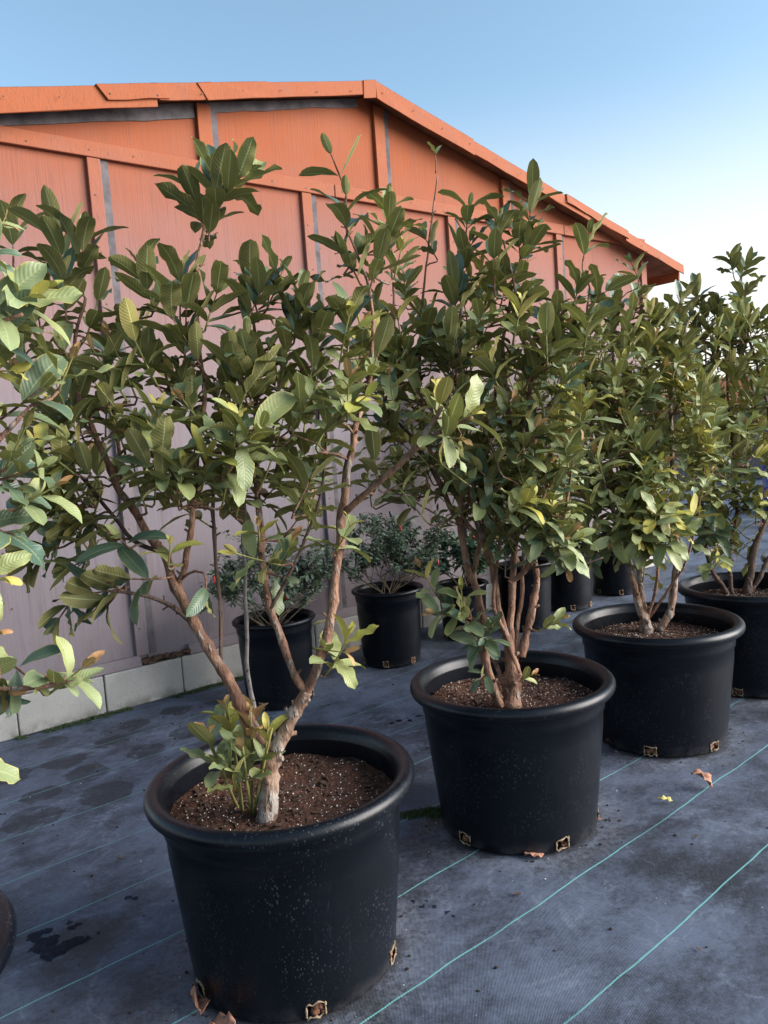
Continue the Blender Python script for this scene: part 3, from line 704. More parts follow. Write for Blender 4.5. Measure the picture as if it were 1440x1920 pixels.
class Tree:
    def __init__(s, name, label, base, seed, group, leaf_len=.105):
        s.base = Vector(base); s.root = empty(name, label, 'potted tree', s.base, group)
        s.rnd = random.Random(seed); s.nodes = []; s.leaves = []; s.tw = MB(); s.tg = MB(); s.z0 = depth_of(base); s.L = leaf_len
    def limb(s, pts, name='branch', mat=None, n=12, wob=.24):
        P = [at(px, py, s.z0 + off) for px, py, off, r in pts]; Rr = [r * .00092 for *_, r in pts]
        P, Rr = smooth_path(P, Rr)
        j = s.rnd.random() * 50
        Rr = [q_ * (1 + (.20 if s.rnd.random() < .2 else 0) + s.rnd.uniform(-.05, .05)) for q_ in Rr]
        P = [p + Vector((noise.noise(p * 14 + Vector((j, 0, 0))), noise.noise(p * 14 + Vector((0, j, 0))), 0)) * .006 * min(1, i / 6) for i, p in enumerate(P)]
        m = MB(); m.tube([p - s.base for p in P], Rr, n, wob)
        # knots and snapped stubs
        for i in range(3, len(P) - 2):
            if s.rnd.random() < .30:
                d = (P[i + 1] - P[i]).normalized(); o = d.orthogonal().normalized(); o.rotate(Matrix.Rotation(s.rnd.uniform(0, 6.28), 3, d))
                a = P[i] - s.base; L = Rr[i] + s.rnd.uniform(.002, .012)
                m.tube([a, a + (o + d * .5) * L], [Rr[i] * .45, Rr[i] * .25 + .0008], 6)
        m.build(name, mat or BARK, s.root, smooth=True)
        s.nodes += [(p, r) for p, r in zip(P, Rr)]
        return P
    def shoot(s, base, d, length, pairs, size, age, leafy=1.0, phi0=0):
        """a leafy shoot: d is its direction"""
        r = s.rnd; d = d.normalized(); side = d.orthogonal().normalized(); side.rotate(Matrix.Rotation(r.uniform(0, 6.28), 3, d))
        pts = []; n = 6
        bend = Vector((r.uniform(-.2, .2), r.uniform(-.2, .2), r.uniform(0, .25))) * length * .5
        for i in range(n + 1):
            f = i / n; pts.append(base + d * length * f + bend * f * f)
        (s.tg if age > 0 else s.tw).tube([p - s.base for p in pts], [.0026 - .0013 * i / n for i in range(n + 1)], 5)
        for k in range(pairs):
            f = (k + .6) / pairs if pairs > 1 else 1
            p = pts[min(n, int(f * n + .3))]
            ax = (d + bend.normalized() * .2 * f).normalized()
            if k % 2 == 0: pr = side
            else: pr = ax.cross(side).normalized()
            jt = Matrix.Rotation(r.uniform(-.35, .35), 3, ax); pr = jt @ pr
            last = (k == pairs - 1)
            phi = radians(r.uniform(8, 26)) if last else radians(58 + phi0 - (36 + phi0 * .3) * f + r.uniform(-15, 15))
            sz = size * ((.42 + r.uniform(-.05, .1)) if last else (.82 + .28 * sin(pi * (.15 + .75 * f)) + r.uniform(-.12, .12)))
            if age >= 2 and f < .45: a = 1
            elif last or f > .8: a = min(2, age + 1) if r.random() < .65 else age
            else: a = age
            if age == 0 and not last and r.random() < .10: a = 1
            if age >= 1 and last and r.random() < .45: a = 3
            for sgn in (1, -1):
                if r.random() > leafy and not last: continue
                ld = (ax * cos(phi) + pr * sgn * sin(phi)).normalized()
                nm = ax - ld * ax.dot(ld)
                if nm.length < .05: nm = -pr * sgn
                nm = nm.normalized() * .75 + Vector((0, 0, 1)) * (.5 + .5 * (1 - f) + phi0 * .02) + Vector((r.uniform(-.3, .3), r.uniform(-.3, .3), r.uniform(-.2, .2)))
                R = rot_from(ld, nm)
                s.leaves.append((p + ld * .004, R, sz * r.uniform(.88, 1.1), r.randrange(len(LGEO)), a))
        return pts[-1]
    def grow(s, tip, d, length, pairs, size, age, leafy=1.0, phi0=0):
        """join a shoot whose tip is given to the nearest limb with a twig"""
        base = tip - d.normalized() * length
        best = None; bd = 1e9
        for (p, r) in s.nodes:
            v = base - p; L = v.length
            c = L + max(0, p.z - base.z) * 1.8 + (0.04 if r < .003 else 0)
            if c < bd: bd = c; best = (p, r)
        p, r = best; L = (base - p).length
        if L > .02:
            t0 = (base - p).normalized() * .6 + Vector((0, 0, .5)); t0 = t0.normalized() * L * .45; t1 = d.normalized() * L * .35
            c1 = p + t0; c2 = base - t1; n = max(4, int(L / .03)); pts = []; rr = []
            r0 = min(r * .72, .0022 + L * .016); r0 = max(.0022, r0)
            for i in range(n + 1):
                t = i / n; q = p * (1 - t) ** 3 + c1 * 3 * t * (1 - t) ** 2 + c2 * 3 * t * t * (1 - t) + base * t ** 3
                q = q + Vector((noise.noise(q * 25), noise.noise(q * 25 + Vector((9, 0, 0))), 0)) * .006 * sin(pi * t)
                pts.append(q); rr.append(r0 + (.0026 - r0) * t)
            s.tw.tube([q - s.base for q in pts], rr, 6, .12)
            s.nodes += [(q, w) for q, w in list(zip(pts, rr))[1:]]
        s.shoot(base, d, length, pairs, size, age, leafy, phi0)
    def hero(s, lst):
        """(px, py, off, image dir x, image dir y, toward camera, length, pairs, size, age)"""
        lst = sorted(lst, key=lambda h: min((at(h[0], h[1], s.z0 + h[2]) - p).length for p, r in s.nodes))
        for (px, py, off, dx, dy, dz, L, n, sz, age) in lst:
            if s.hs > 1: sz *= s.hs; py -= (20 if s.hs > 1.02 else 6) if py < 620 else 0
            d = CR * dx - CU * dy - CF * dz
            s.grow(at(px, py, s.z0 + off), d, L, n, sz * s.L, age, 1.0, 16 if dz > .25 else 0)
    dens = 1.28; hs = 1.0
    def fill(s, regions, sep=.055, young=.2):
        T = []
        for (cx, cy, rx, ry, off, sdv, n) in regions:
            k = 0; tries = 0; n = int(n * s.dens + .5)
            while k < n and tries < n * 30:
                tries += 1
                a = s.rnd.uniform(0, 6.283); q = sqrt(s.rnd.random())
                px, py = cx + rx * q * cos(a), cy + ry * q * sin(a)
                p = at(px, py, s.z0 + off + s.rnd.gauss(0, sdv))
                if all((p - t[0]).length > sep for t in T):
                    T.append((p, px, py)); k += 1
        T.sort(key=lambda t: min((t[0] - p).length for p, r in s.nodes))
        zs = [t[0].z for t in T]; zmin, zmax = min(zs), max(zs)
        for (p, px, py) in T:
            out = (p - s.base); out.z = 0; out = out.normalized() if out.length > .02 else Vector((1, 0, 0))
            h = (p.z - zmin) / (zmax - zmin + 1e-6)
            d = Vector((0, -.12, .5 + .9 * h)) + out * (.75 - .5 * h) + Vector((s.rnd.gauss(0, .28), s.rnd.gauss(0, .28), 0))
            x = s.rnd.random(); age = 2 if x < young * .4 else (1 if x < young * 1.9 else 0)
            s.grow(p, d, s.rnd.uniform(.10, .18), s.rnd.choice((3, 4, 5, 5)), s.L * s.rnd.uniform(.8, 1.1), age, .94, 26 * (1 - h) - 4)
    def finish(s, limit=300):
        if s.tw.v: s.tw.build('twigs', BARK, s.root, smooth=True, kind='stuff')
        if s.tg.v: s.tg.build('green_shoots', BARK_GREEN, s.root, smooth=True, kind='stuff')
        add_leaves(s.root, s.leaves, limit)
        print('tree', s.root.name, 'leaves', len(s.leaves))

gt = 'young guava-like trees in the front row of pots'
SZ = .372
# ---- tree 1 (foreground)
b = on_z(500, 1536, SZ); t1 = Tree('potted_tree', 'foreground tree with forked trunk and green sprouts at its base', b, 11, gt, .094)
t1.limb([(499, 1540, 0, 27), (503, 1480, 0, 23), (509, 1430, .0, 22), (520, 1398, 0, 20), (548, 1345, 0, 15), (575, 1296, 0, 14)], 'trunk', BARK_PALE, 16, .14)
t1.limb([(573, 1300, 0, 13), (600, 1240, 0, 11), (622, 1160, .02, 11), (630, 1070, .03, 11), (643, 960, .05, 12), (650, 880, .06, 9), (668, 800, .08, 8), (690, 720, .1, 6.5), (697, 640, .1, 5), (690, 545, .1, 4), (660, 455, .08, 3), (640, 400, .08, 2.6)])
t1.limb([(642, 965, .05, 9), (700, 912, .0, 7), (770, 850, -.05, 6.5), (803, 805, -.08, 5.5), (828, 762, -.1, 4)])
t1.limb([(768, 852, -.05, 5), (812, 818, -.05, 4.5), (850, 798, -.06, 4), (885, 782, -.08, 3.2)])
t1.limb([(575, 1298, 0, 10), (553, 1268, .0, 9.5), (530, 1205, .03, 9), (507, 1140, .05, 9), (492, 1060, .07, 8.5), (486, 960, .1, 8.5), (481, 850, .12, 7.5), (478, 740, .12, 6), (480, 650, .12, 5), (470, 585, .12, 3.5)])
t1.limb([(517, 1410, 0, 16), (497, 1388, 0, 15.5), (472, 1362, 0, 14.5), (432, 1285, 0, 13.5), (397, 1222, .0, 13), (365, 1170, .01, 13), (330, 1100, .03, 13), (312, 1048, .04, 11), (284, 1010, .05, 10), (252, 955, .06, 9.5), (220, 910, .07, 8.5), (178, 815, .08, 7), (146, 738, .08, 6), (140, 650, .08, 4.5), (160, 560, .08, 3.5)], 'trunk')
t1.limb([(330, 1102, .03, 8), (346, 1060, .02, 7), (356, 1000, .0, 7), (360, 940, .0, 7), (372, 850, .02, 6.5), (380, 740, .05, 6), (372, 620, .06, 5), (368, 500, .06, 4.5), (382, 430, .06, 4), (392, 385, .06, 3)])
t1.limb([(219, 912, .07, 5.5), (222, 830, .1, 5), (203, 735, .12, 4.5), (215, 650, .12, 3.5), (236, 575, .1, 3)])
t1.limb([(175, 812, .08, 5), (120, 760, .14, 4.5), (62, 700, .18, 4), (20, 640, .2, 3)])
t1.limb([(365, 1172, .01, 6), (318, 1135, .0, 5), (260, 1115, -.02, 4), (205, 1108, -.03, 3)], 'branch', BARK_DARK)
t1.limb([(300, 1035, .05, 6), (252, 1012, .08, 5.5), (200, 950, .1, 4.5), (140, 885, .12, 4), (90, 870, .13, 3)], 'branch', BARK_DARK)
t1.limb([(190, 1000, .12, 4), (130, 930, .14, 3.5), (90, 900, .15, 3)], 'branch', BARK_DARK)
t1.limb([(478, 1345, .06, 6), (466, 1260, .07, 5.5), (463, 1160, .08, 5), (461, 1080, .09, 4.8), (456, 960, .12, 4.5), (448, 850, .13, 4), (430, 740, .12, 3.5), (415, 640, .1, 3)], 'branch', m_simple('grey_stem', (.17, .15, .14), .8, .3, 50))
t1.limb([(415, 1245, .05, 5), (411, 1120, .07, 4.5), (400, 980, .1, 4.5), (390, 880, .12, 4), (330, 760, .12, 3.5), (300, 660, .12, 3)], 'branch', BARK_DARK)
t1.limb([(507, 1142, .05, 5), (560, 1040, .06, 4), (600, 930, .08, 3.5), (610, 800, .1, 3), (560, 700, .1, 3)], 'branch', BARK_DARK)
U = lambda *a: a
t1.hs = 1.03
t1.hero([
    (352, 355, .06, -.35, -1, .1, .13, 5, 1.05, 0), (412, 330, .04, .1, -1, .1, .12, 5, 1.1, 0), (462, 330, .05, .7, -1, .1, .12, 5, 1.1, 0), (395, 400, .08, 0, -1, -.2, .10, 4, .9, 0),
    (252, 500, .08, -.35, -1, .1, .13, 5, 1.0, 1), (335, 520, .06, 0, -1, .1, .14, 5, 1.1, 0), (352, 560, .02, .1, -1, .2, .16, 4, 1.05, 0), (305, 570, .0, -.5, -1, .2, .20, 4, 1.1, 0), (410, 545, .04, .3, -1, .1, .12, 4, 1.0, 1),
    (465, 520, .1, -.2, -1, 0, .13, 5, 1.0, 0), (500, 545, .06, .5, -1, .1, .14, 5, 1.1, 0), (540, 520, .1, .5, -1, 0, .12, 4, .95, 1), (470, 620, .0, .1, -1, .3, .13, 5, 1.1, 0), (425, 640, .0, -.3, -1, .2, .14, 5, 1.1, 0),
    (100, 430, .1, -.2, -1, 0, .14, 5, 1.05, 0), (165, 440, .08, .15, -1, 0, .14, 5, 1.1, 0), (120, 520, .05, .0, -1, .1, .12, 5, 1.05, 0), (25, 420, .15, 0, -1, 0, .12, 5, 1.0, 0), (60, 560, .15, -.2, -1, 0, .12, 5, 1.0, 0), (190, 560, .1, .3, -1, 0, .12, 4, .9, 1),
    (615, 300, .06, -.45, -1, .1, .10, 2, 1.05, 0), (650, 380, .07, .0, -1, .1, .10, 3, 1.1, 0), (640, 480, .08, -.5, -1, .1, .10, 4, .85, 0), (690, 470, .1, .7, -1, 0, .10, 3, .9, 0),
    (735, 390, .12, .1, -1, .1, .12, 5, .9, 1), (720, 470, .1, .3, -1, .1, .12, 5, .95, 0), (760, 470, .15, .3, -1, .1, .1, 4, .8, 2),
    (445, 790, -.12, .2, -1, .4, .10, 4, 1.05, 1), (500, 800, -.12, .9, -.5, .4, .09, 4, 1.1, 1), (290, 830, -.1, -.2, -1, .4, .11, 5, 1.0, 1), (340, 870, -.12, .2, -1, .5, .10, 5, .9, 1), (395, 850, -.1, .3, -.8, .4, .09, 4, .85, 2), (300, 760, -.05, .2, -1, .3, .11, 5, 1.05, 1),
    (650, 700, -.05, .0, -1, .3, .10, 5, .95, 1), (690, 740, -.06, .7, -.5, .4, .08, 3, .95, 2), (720, 640, .0, .4, -1, .2, .1, 4, .95, 0), (600, 600, .05, .1, -1, .2, .12, 5, 1.1, 0), (570, 560, .08, .2, -1, .1, .13, 5, 1.1, 0), (660, 590, .06, .1, -1, .2, .12, 5, 1.05, 0),
    (832, 735, -.1, .3, -1, .2, .06, 3, .8, 2), (895, 778, -.08, 1, -.35, .3, .10, 4, 1.0, 1), (860, 830, -.08, .6, .2, .4, .07, 3, .95, 1),
    (320, 1020, -.06, .2, -.8, .4, .06, 3, .75, 2), (488, 985, -.02, .1, -1, .3, .05, 3, .6, 2), (555, 1010, .03, .5, -.7, .3, .10, 3, .95, 1), (660, 985, .0, .5, -.8, .3, .08, 3, 1.05, 1), (430, 1040, -.05, -.8, -.2, .4, .12, 3, .8, 1), (545, 1085, .05, .6, .1, .3, .07, 2, .8, 0),
    (670, 1185, -.03, .7, -1, .3, .13, 4, .85, 2), (650, 1225, -.03, 1, .1, .3, .08, 2, .8, 1),
    (215, 1095, -.04, -1, .1, .3, .11, 4, 1.05, 0), (150, 1120, .0, -1, .2, .2, .1, 4, 1.0, 0), (180, 1150, .0, -.7, .7, .2, .08, 3, .95, 0), (95, 1180, .02, -.7, 1, .1, .1, 4, .8, 0), (225, 1010, -.05, .0, -.2, .5, .06, 2, 1.1, 0),
    (60, 960, .1, -1, .1, .2, .1, 5, 1.05, 0), (110, 1000, .08, -.8, .4, .2, .1, 5, 1.05, 0), (40, 1050, .1, -.9, .3, .2, .1, 5, 1.0, 0), (120, 1080, .06, -.6, .5, .2, .1, 4, 1.0, 0),
    (580, 950, .12, .5, -.6, .1, .1, 3, .8, 0), (385, 1130, -.03, .0, 1, .2, .05, 2, .8, 0)])
t1.fill([(100, 640, 100, 90, .12, .1, 6), (60, 790, 80, 100, .15, .1, 7), (240, 660, 90, 70, .08, .1, 6), (350, 680, 80, 70, .08, .1, 6), (460, 720, 80, 70, .1, .1, 6), (560, 690, 60, 80, .1, .08, 6),
         (200, 800, 100, 80, .1, .1, 6), (90, 910, 90, 70, .12, .1, 6), (330, 900, 70, 40, .06, .08, 3), (480, 870, 90, 50, .12, .08, 5), (600, 800, 60, 80, .12, .08, 4), (640, 640, 60, 60, .12, .06, 4), (560, 900, 50, 40, .14, .06, 2)], .055, .40)
# suckers at the base
def sucker(tr, px, py, tips):
    p = on_z(px, py, SZ)
    for (tx, ty, off, n, sz, age) in tips:
        q = at(tx, ty, tr.z0 + off); d = q - p; L = d.length
        pts = [p.lerp(q, i / 6) + Vector((0, 0, 0)) + Vector((noise.noise(p * 30), noise.noise(q * 30), 0)) * .01 * sin(pi * i / 6) for i in range(7)]
        tr.tg.tube([x - tr.base for x in pts], [.0042 - .002 * i / 6 for i in range(7)], 7)
        tr.shoot(p.lerp(q, .42), d, L * .58, n + 1, sz * .95, age)
sucker(t1, 447, 1518, [(385, 1375, -.02, 3, .085, 1)])
sucker(t1, 455, 1525, [(422, 1318, .02, 4, .085, 2), (425, 1425, -.05, 3, .085, 1)])
sucker(t1, 472, 1530, [(470, 1335, -.02, 4, .088, 3), (455, 1400, -.05, 3, .08, 1)])
sucker(t1, 475, 1532, [(510, 1365, -.05, 3, .085, 2)])
t1.finish()

# ---- tree 2 (middle)
b = on_z(956, 1328, SZ); t2 = Tree('potted_tree', 'tallest bushy tree in the middle pot with a clump of trunks', b, 22, gt, .092)
t2.limb([(956, 1332, 0, 33), (960, 1300, 0, 28), (962, 1265, 0, 25), (956, 1225, 0, 17), (948, 1190, 0, 12.5), (933, 1140, 0, 11), (925, 1072, 0, 11), (910, 1023, 0, 11), (893, 972, .0, 9.5), (880, 915, .02, 9), (878, 850, .03, 8), (868, 760, .05, 7), (862, 660, .05, 5.5), (865, 560, .05, 4), (858, 470, .05, 3)], 'trunk', BARK, 16)
t2.limb([(938, 1325, -.02, 15), (913, 1247, -.02, 13), (910, 1187, .0, 11.5), (899, 1130, .03, 12), (885, 1087, .03, 12), (873, 1046, .04, 11), (863, 986, .05, 10), (847, 955, .06, 9), (827, 912, .08, 8), (808, 850, .1, 7), (792, 760, .12, 6), (788, 640, .12, 5), (800, 500, .12, 3.5), (812, 400, .12, 2.8), (820, 330, .12, 2.2)], 'trunk')
t2.limb([(862, 988, .05, 7), (880, 940, .03, 6), (900, 870, .02, 5.5), (925, 780, .0, 5), (930, 700, .0, 4)])
t2.limb([(960, 1245, .01, 13), (957, 1200, .01, 12), (958, 1130, .0, 12), (961, 1087, .0, 11.5), (964, 1025, .0, 11), (966, 970, .0, 11), (962, 900, .02, 9), (956, 820, .04, 8.5), (944, 670, .06, 7), (950, 600, .07, 5.5), (968, 520, .07, 4), (990, 420, .06, 3)])
t2.limb([(966, 975, .0, 8), (970, 880, -.02, 8), (974, 830, -.02, 7.5), (992, 740, -.02, 7), (1000, 668, -.01, 6), (978, 590, .0, 5), (962, 520, .0, 4), (944, 450, .0, 3)])
t2.limb([(978, 1232, .02, 13), (988, 1181, .03, 12), (999, 1130, .04, 11.5), (1006, 1085, .05, 10.5), (1003, 1040, .06, 8), (1000, 960, .07, 8), (1002, 830, .08, 7), (1030, 765, .06, 7), (1062, 715, .05, 6), (1092, 640, .05, 5), (1105, 540, .05, 3.5)])
t2.limb([(961, 1090, .0, 9), (988, 1066, -.03, 8), (1008, 1035, -.05, 7), (1031, 1010, -.07, 6), (1060, 960, -.08, 4.5), (1070, 880, -.08, 3.5)])
t2.limb([(985, 1068, -.03, 4), (1030, 1060, -.06, 3.5), (1085, 1060, -.08, 3), (1130, 1045, -.08, 2.5)], 'branch', BARK_DARK)
t2.limb([(910, 1025, .0, 9), (880, 985, .0, 8), (868, 975, .0, 6), (860, 900, .0, 5), (830, 800, .0, 4.5), (760, 700, .02, 4), (740, 600, .05, 3.5), (735, 500, .05, 3)])
t2.limb([(827, 915, .08, 5), (780, 830, .12, 4.5), (720, 760, .15, 4), (680, 700, .18, 3)], 'branch', BARK_DARK)
for q in ([(950, 1300, .0, 8), (925, 1230, .02, 7), (905, 1150, .05, 6), (890, 1060, .06, 5.5), (915, 960, .06, 5), (925, 860, .06, 4)],
          [(968, 1290, .01, 8), (968, 1200, .03, 7), (978, 1120, .05, 6.5), (985, 1020, .06, 6), (1020, 930, .06, 5), (1050, 850, .05, 4)],
          [(972, 1262, -.01, 8), (950, 1195, -.02, 7), (925, 1130, -.02, 6), (935, 1040, .0, 5), (945, 960, .0, 4)],
          [(885, 1085, .03, 6), (905, 1000, .05, 5), (895, 930, .06, 4.5), (845, 860, .08, 4)],
          [(940, 1310, -.02, 7), (900, 1230, -.01, 6), (880, 1150, .0, 5), (850, 1100, .0, 4)]):
    t2.limb(q, 'branch', BARK, 9)
t2.hs = 1.01
t2.hero([(1075, 1000, -.1, .5, -.6, .4, .08, 4, .95, 1), (1040, 950, -.1, .3, -.8, .4, .09, 4, 1.0, 1), (1080, 1035, -.1, .6, .5, .3, .07, 3, .95, 0),
    (820, 300, .12, .1, -1, .1, .05, 1, 1.0, 0), (880, 385, .05, .1, -1, .1, .10, 4, 1.05, 0), (880, 450, .04, .2, -1, .2, .12, 5, 1.1, 0), (855, 530, -.03, .0, -1, .2, .12, 5, 1.15, 0),
    (1000, 350, .06, .1, -1, .1, .14, 6, 1.05, 0), (970, 420, .06, -.1, -1, .1, .12, 5, 1.1, 0), (1010, 450, .04, .6, -.8, .1, .1, 5, 1.05, 0), (930, 410, .03, -.1, -1, .1, .11, 4, 1.0, 0), (960, 510, .02, .3, -1, .1, .12, 5, 1.1, 0), (1000, 560, .02, .9, -.6, .1, .1, 5, 1.05, 0),
    (1105, 440, .05, .2, -1, .1, .09, 3, 1.0, 0), (1090, 530, .05, .3, -1, .1, .1, 5, 1.1, 0), (1150, 540, .05, .7, -.6, .1, .1, 4, 1.1, 0), (1050, 580, .0, .3, -1, .2, .1, 5, 1.15, 0), (1120, 600, .0, .8, -.3, .2, .1, 5, 1.1, 0),
    (790, 440, .12, -.6, -1, .1, .10, 4, .9, 0), (760, 520, .1, .0, -1, .1, .1, 5, .9, 1), (800, 600, .0, .0, -1, .2, .1, 5, 1.1, 0), (735, 430, .05, .0, -1, .1, .1, 4, .9, 1), (700, 560, .1, -.3, -1, .1, .1, 4, .9, 0),
    (740, 690, -.05, -.2, .5, .5, .06, 3, 1.1, 0), (870, 720, -.08, .3, -1, .3, .1, 4, 1.0, 0), (920, 600, -.05, .4, -1, .3, .1, 4, 1.2, 0), (850, 650, -.05, .0, -1, .3, .1, 5, 1.15, 0),
    (1095, 745, -.1, .1, -1, .3, .11, 5, 1.05, 2), (1060, 820, -.12, -.2, -1, .4, .12, 5, 1.15, 1), (1010, 800, -.12, .6, -.9, .3, .11, 4, 1.1, 1), (1030, 870, -.12, .2, -1, .4, .1, 4, 1.1, 0), (930, 930, -.1, .5, -.3, .4, .1, 4, 1.0, 0), (970, 860, -.12, -.3, -1, .3, .1, 4, 1.0, 1),
    (985, 985, -.08, .2, -.5, .5, .06, 3, 1.0, 1), (935, 985, -.05, -.5, -.8, .3, .1, 3, 1.0, 1), (950, 1020, -.04, .0, -1, .3, .1, 3, .95, 0),
    (1050, 1015, -.1, .6, .2, .3, .08, 3, .95, 1), (1060, 1070, -.1, .3, 1, .2, .06, 2, .9, 1),
    (790, 1060, -.02, -.5, -1, .2, .10, 3, .8, 2), (860, 1100, -.06, -.3, -1, .3, .1, 3, .85, 1), (800, 1150, -.05, -1, -.1, .3, .11, 4, .85, 1), (870, 1160, -.08, -.3, -.5, .4, .08, 4, .85, 0), (905, 1200, -.08, -.1, .2, .5, .06, 4, .85, 0), (880, 1215, -.07, -.8, .3, .3, .07, 3, .85, 0), (925, 1170, -.06, .2, -1, .3, .08, 4, .75, 0), (840, 1130, -.03, -.6, -.6, .2, .1, 4, .85, 0),
    (1060, 1160, .0, 1, -.5, .2, .09, 3, .75, 1), (895, 1275, -.05, -.4, .2, .4, .05, 3, .55, 0), (1000, 1265, -.02, .9, -.5, .2, .05, 2, .6, 3)])
t2.fill([(700, 640, 70, 80, .1, .08, 8), (780, 640, 80, 90, .06, .12, 10), (880, 600, 70, 100, .04, .12, 8), (980, 640, 70, 90, .04, .12, 9), (1080, 660, 70, 80, .04, .1, 9), (840, 790, 90, 80, .04, .12, 12), (930, 790, 80, 90, .02, .12, 10),
         (1030, 800, 80, 90, .0, .12, 12), (720, 790, 70, 80, .15, .1, 9), (790, 880, 70, 60, .12, .08, 7), (1000, 920, 80, 60, .0, .1, 8), (900, 900, 70, 50, .05, .1, 6), (1070, 960, 50, 50, -.02, .08, 4), (950, 500, 50, 60, .06, .08, 3)], .048, .38)
t2.finish()

# ---- tree 3
b = on_z(1212, 1186, SZ); t3 = Tree('potted_tree', 'third tree from the front with pale split trunks and low drooping foliage over its pot', b, 33, gt, .096)
t3.limb([(1212, 1190, 0, 28), (1210, 1170, 0, 24), (1206, 1145, 0, 17), (1199, 1100, .0, 15), (1198, 1050, .0, 14), (1195, 970, .02, 12), (1180, 860, .03, 9), (1160, 760, .04, 7), (1150, 650, .05, 5), (1165, 560, .05, 3.5)], 'trunk', BARK_PALE, 14)
t3.limb([(1205, 1160, -.01, 14), (1190, 1105, -.02, 12), (1182, 1060, -.03, 11), (1165, 990, -.06, 8), (1140, 930, -.1, 5), (1120, 880, -.12, 3.5)], 'trunk', BARK_PALE)
t3.limb([(1236, 1184, .0, 18), (1250, 1160, 0, 16), (1260, 1138, .0, 15), (1264, 1090, .0, 14), (1268, 1040, .0, 12), (1266, 950, .02, 10), (1260, 860, .03, 9), (1258, 740, .03, 8), (1276, 662, .03, 5.5), (1290, 600, .03, 4)], 'trunk', BARK_PALE, 14)
t3.limb([(1259, 745, .03, 5), (1243, 700, .03, 4), (1232, 660, .03, 3.5), (1215, 600, .03, 3)])
t3.limb([(1210, 1165, .0, 8), (1225, 1120, -.03, 7), (1232, 1070, -.05, 6), (1230, 1030, -.06, 5), (1215, 980, -.08, 4)])
t3.limb([(1215, 1160, .02, 7), (1254, 1105, .0, 6.5), (1290, 1040, -.03, 5), (1310, 960, -.05, 3.5), (1320, 860, -.05, 3)])
t3.hero([
    (1185, 490, .05, -.4, -1, .1, .09, 3, .95, 0), (1200, 545, .05, .2, -1, .1, .1, 4, 1.0, 0), (1150, 570, .03, .0, -1, .1, .1, 5, 1.0, 0), (1230, 590, .03, .1, -1, .1, .1, 4, 1.0, 0), (1275, 560, .03, .0, -1, .1, .1, 4, 1.1, 0), (1280, 640, .0, .0, -1, .2, .1, 4, 1.1, 0),
    (1150, 700, -.1, .0, -1, .3, .1, 5, 1.15, 1), (1210, 720, -.12, .0, -1, .3, .1, 5, 1.1, 1), (1290, 720, -.12, .3, -1, .3, .1, 5, 1.1, 2), (1130, 880, -.18, .0, -1, .4, .1, 5, 1.05, 2), (1210, 830, -.16, .0, -1, .4, .12, 5, 1.15, 1), (1250, 870, -.18, .3, -1, .4, .12, 5, 1.05, 1),
    (1310, 810, -.15, .4, -1, .3, .1, 5, 1.0, 2), (1330, 850, -.12, .9, -.3, .3, .1, 5, 1.0, 2), (1245, 945, -.2, .3, -.6, .5, .1, 5, 1.05, 1), (1170, 945, -.2, -.2, -.8, .5, .1, 5, 1.05, 1), (1100, 940, -.18, -.6, -.8, .4, .1, 5, 1.0, 1), (1075, 1000, -.15, -1, .1, .4, .1, 5, 1.0, 1),
    (1150, 1020, -.2, -.2, .6, .5, .08, 4, 1.05, 1), (1200, 1020, -.2, .3, .7, .5, .08, 4, 1.05, 1), (1290, 1010, -.15, .9, .3, .4, .08, 4, 1.0, 1), (1310, 960, -.12, .8, -.7, .3, .08, 3, .9, 2), (1110, 1060, -.12, -.4, 1, .3, .06, 3, .9, 0)])
t3.dens = 1.25; t3.fill([(1255, 600, 45, 45, .02, .08, 5), (1300, 680, 50, 60, .02, .1, 7), (1180, 590, 40, 40, .03, .08, 3), (1320, 800, 40, 80, .0, .1, 6), (1085, 820, 50, 90, -.02, .1, 9), (1090, 700, 50, 70, .02, .1, 7), (1080, 920, 50, 50, -.06, .08, 5), (1180, 960, 110, 50, -.12, .08, 9), (1130, 660, 70, 70, .03, .12, 11), (1220, 660, 60, 60, .03, .1, 9), (1120, 780, 80, 70, .0, .14, 14), (1210, 790, 80, 70, .0, .14, 14), (1290, 760, 60, 70, .0, .12, 9), (1120, 900, 80, 60, -.05, .14, 13), (1210, 910, 80, 60, -.06, .14, 13),
         (1280, 900, 60, 70, -.04, .12, 9), (1130, 1000, 60, 30, -.08, .1, 5), (1230, 1000, 60, 30, -.08, .1, 5)], .045, .50)
t3.finish()

# ---- tree 4
b = on_z(1398, 1112, SZ); t4 = Tree('potted_tree', 'fourth tree from the front, several dark trunks, crown against the sky', b, 44, gt, .096)
t4.limb([(1400, 1118, 0, 26), (1405, 1090, 0, 18), (1412, 1040, .0, 16), (1430, 985, .0, 14), (1450, 930, .02, 12), (1450, 830, .03, 9), (1430, 720, .04, 7), (1400, 620, .04, 5), (1385, 540, .04, 3.5)], 'trunk', BARK_DARK, 12)
t4.limb([(1365, 1115, .0, 13), (1352, 1095, 0, 12), (1334, 1068, 0, 11), (1320, 1000, .0, 9), (1315, 900, .0, 7), (1320, 780, .02, 6), (1325, 680, .02, 4.5), (1310, 590, .02, 3)], 'trunk', BARK_DARK)
t4.limb([(1372, 1115, .0, 12), (1368, 1070, 0, 10), (1372, 1020, 0, 9), (1380, 960, .0, 8), (1375, 860, .02, 7), (1365, 740, .02, 6), (1360, 640, .02, 4)], 'trunk', BARK_DARK)
t4.limb([(1405, 1115, .0, 12), (1425, 1080, 0, 10), (1450, 1030, 0, 9), (1480, 950, 0, 7)], 'trunk', BARK_DARK)
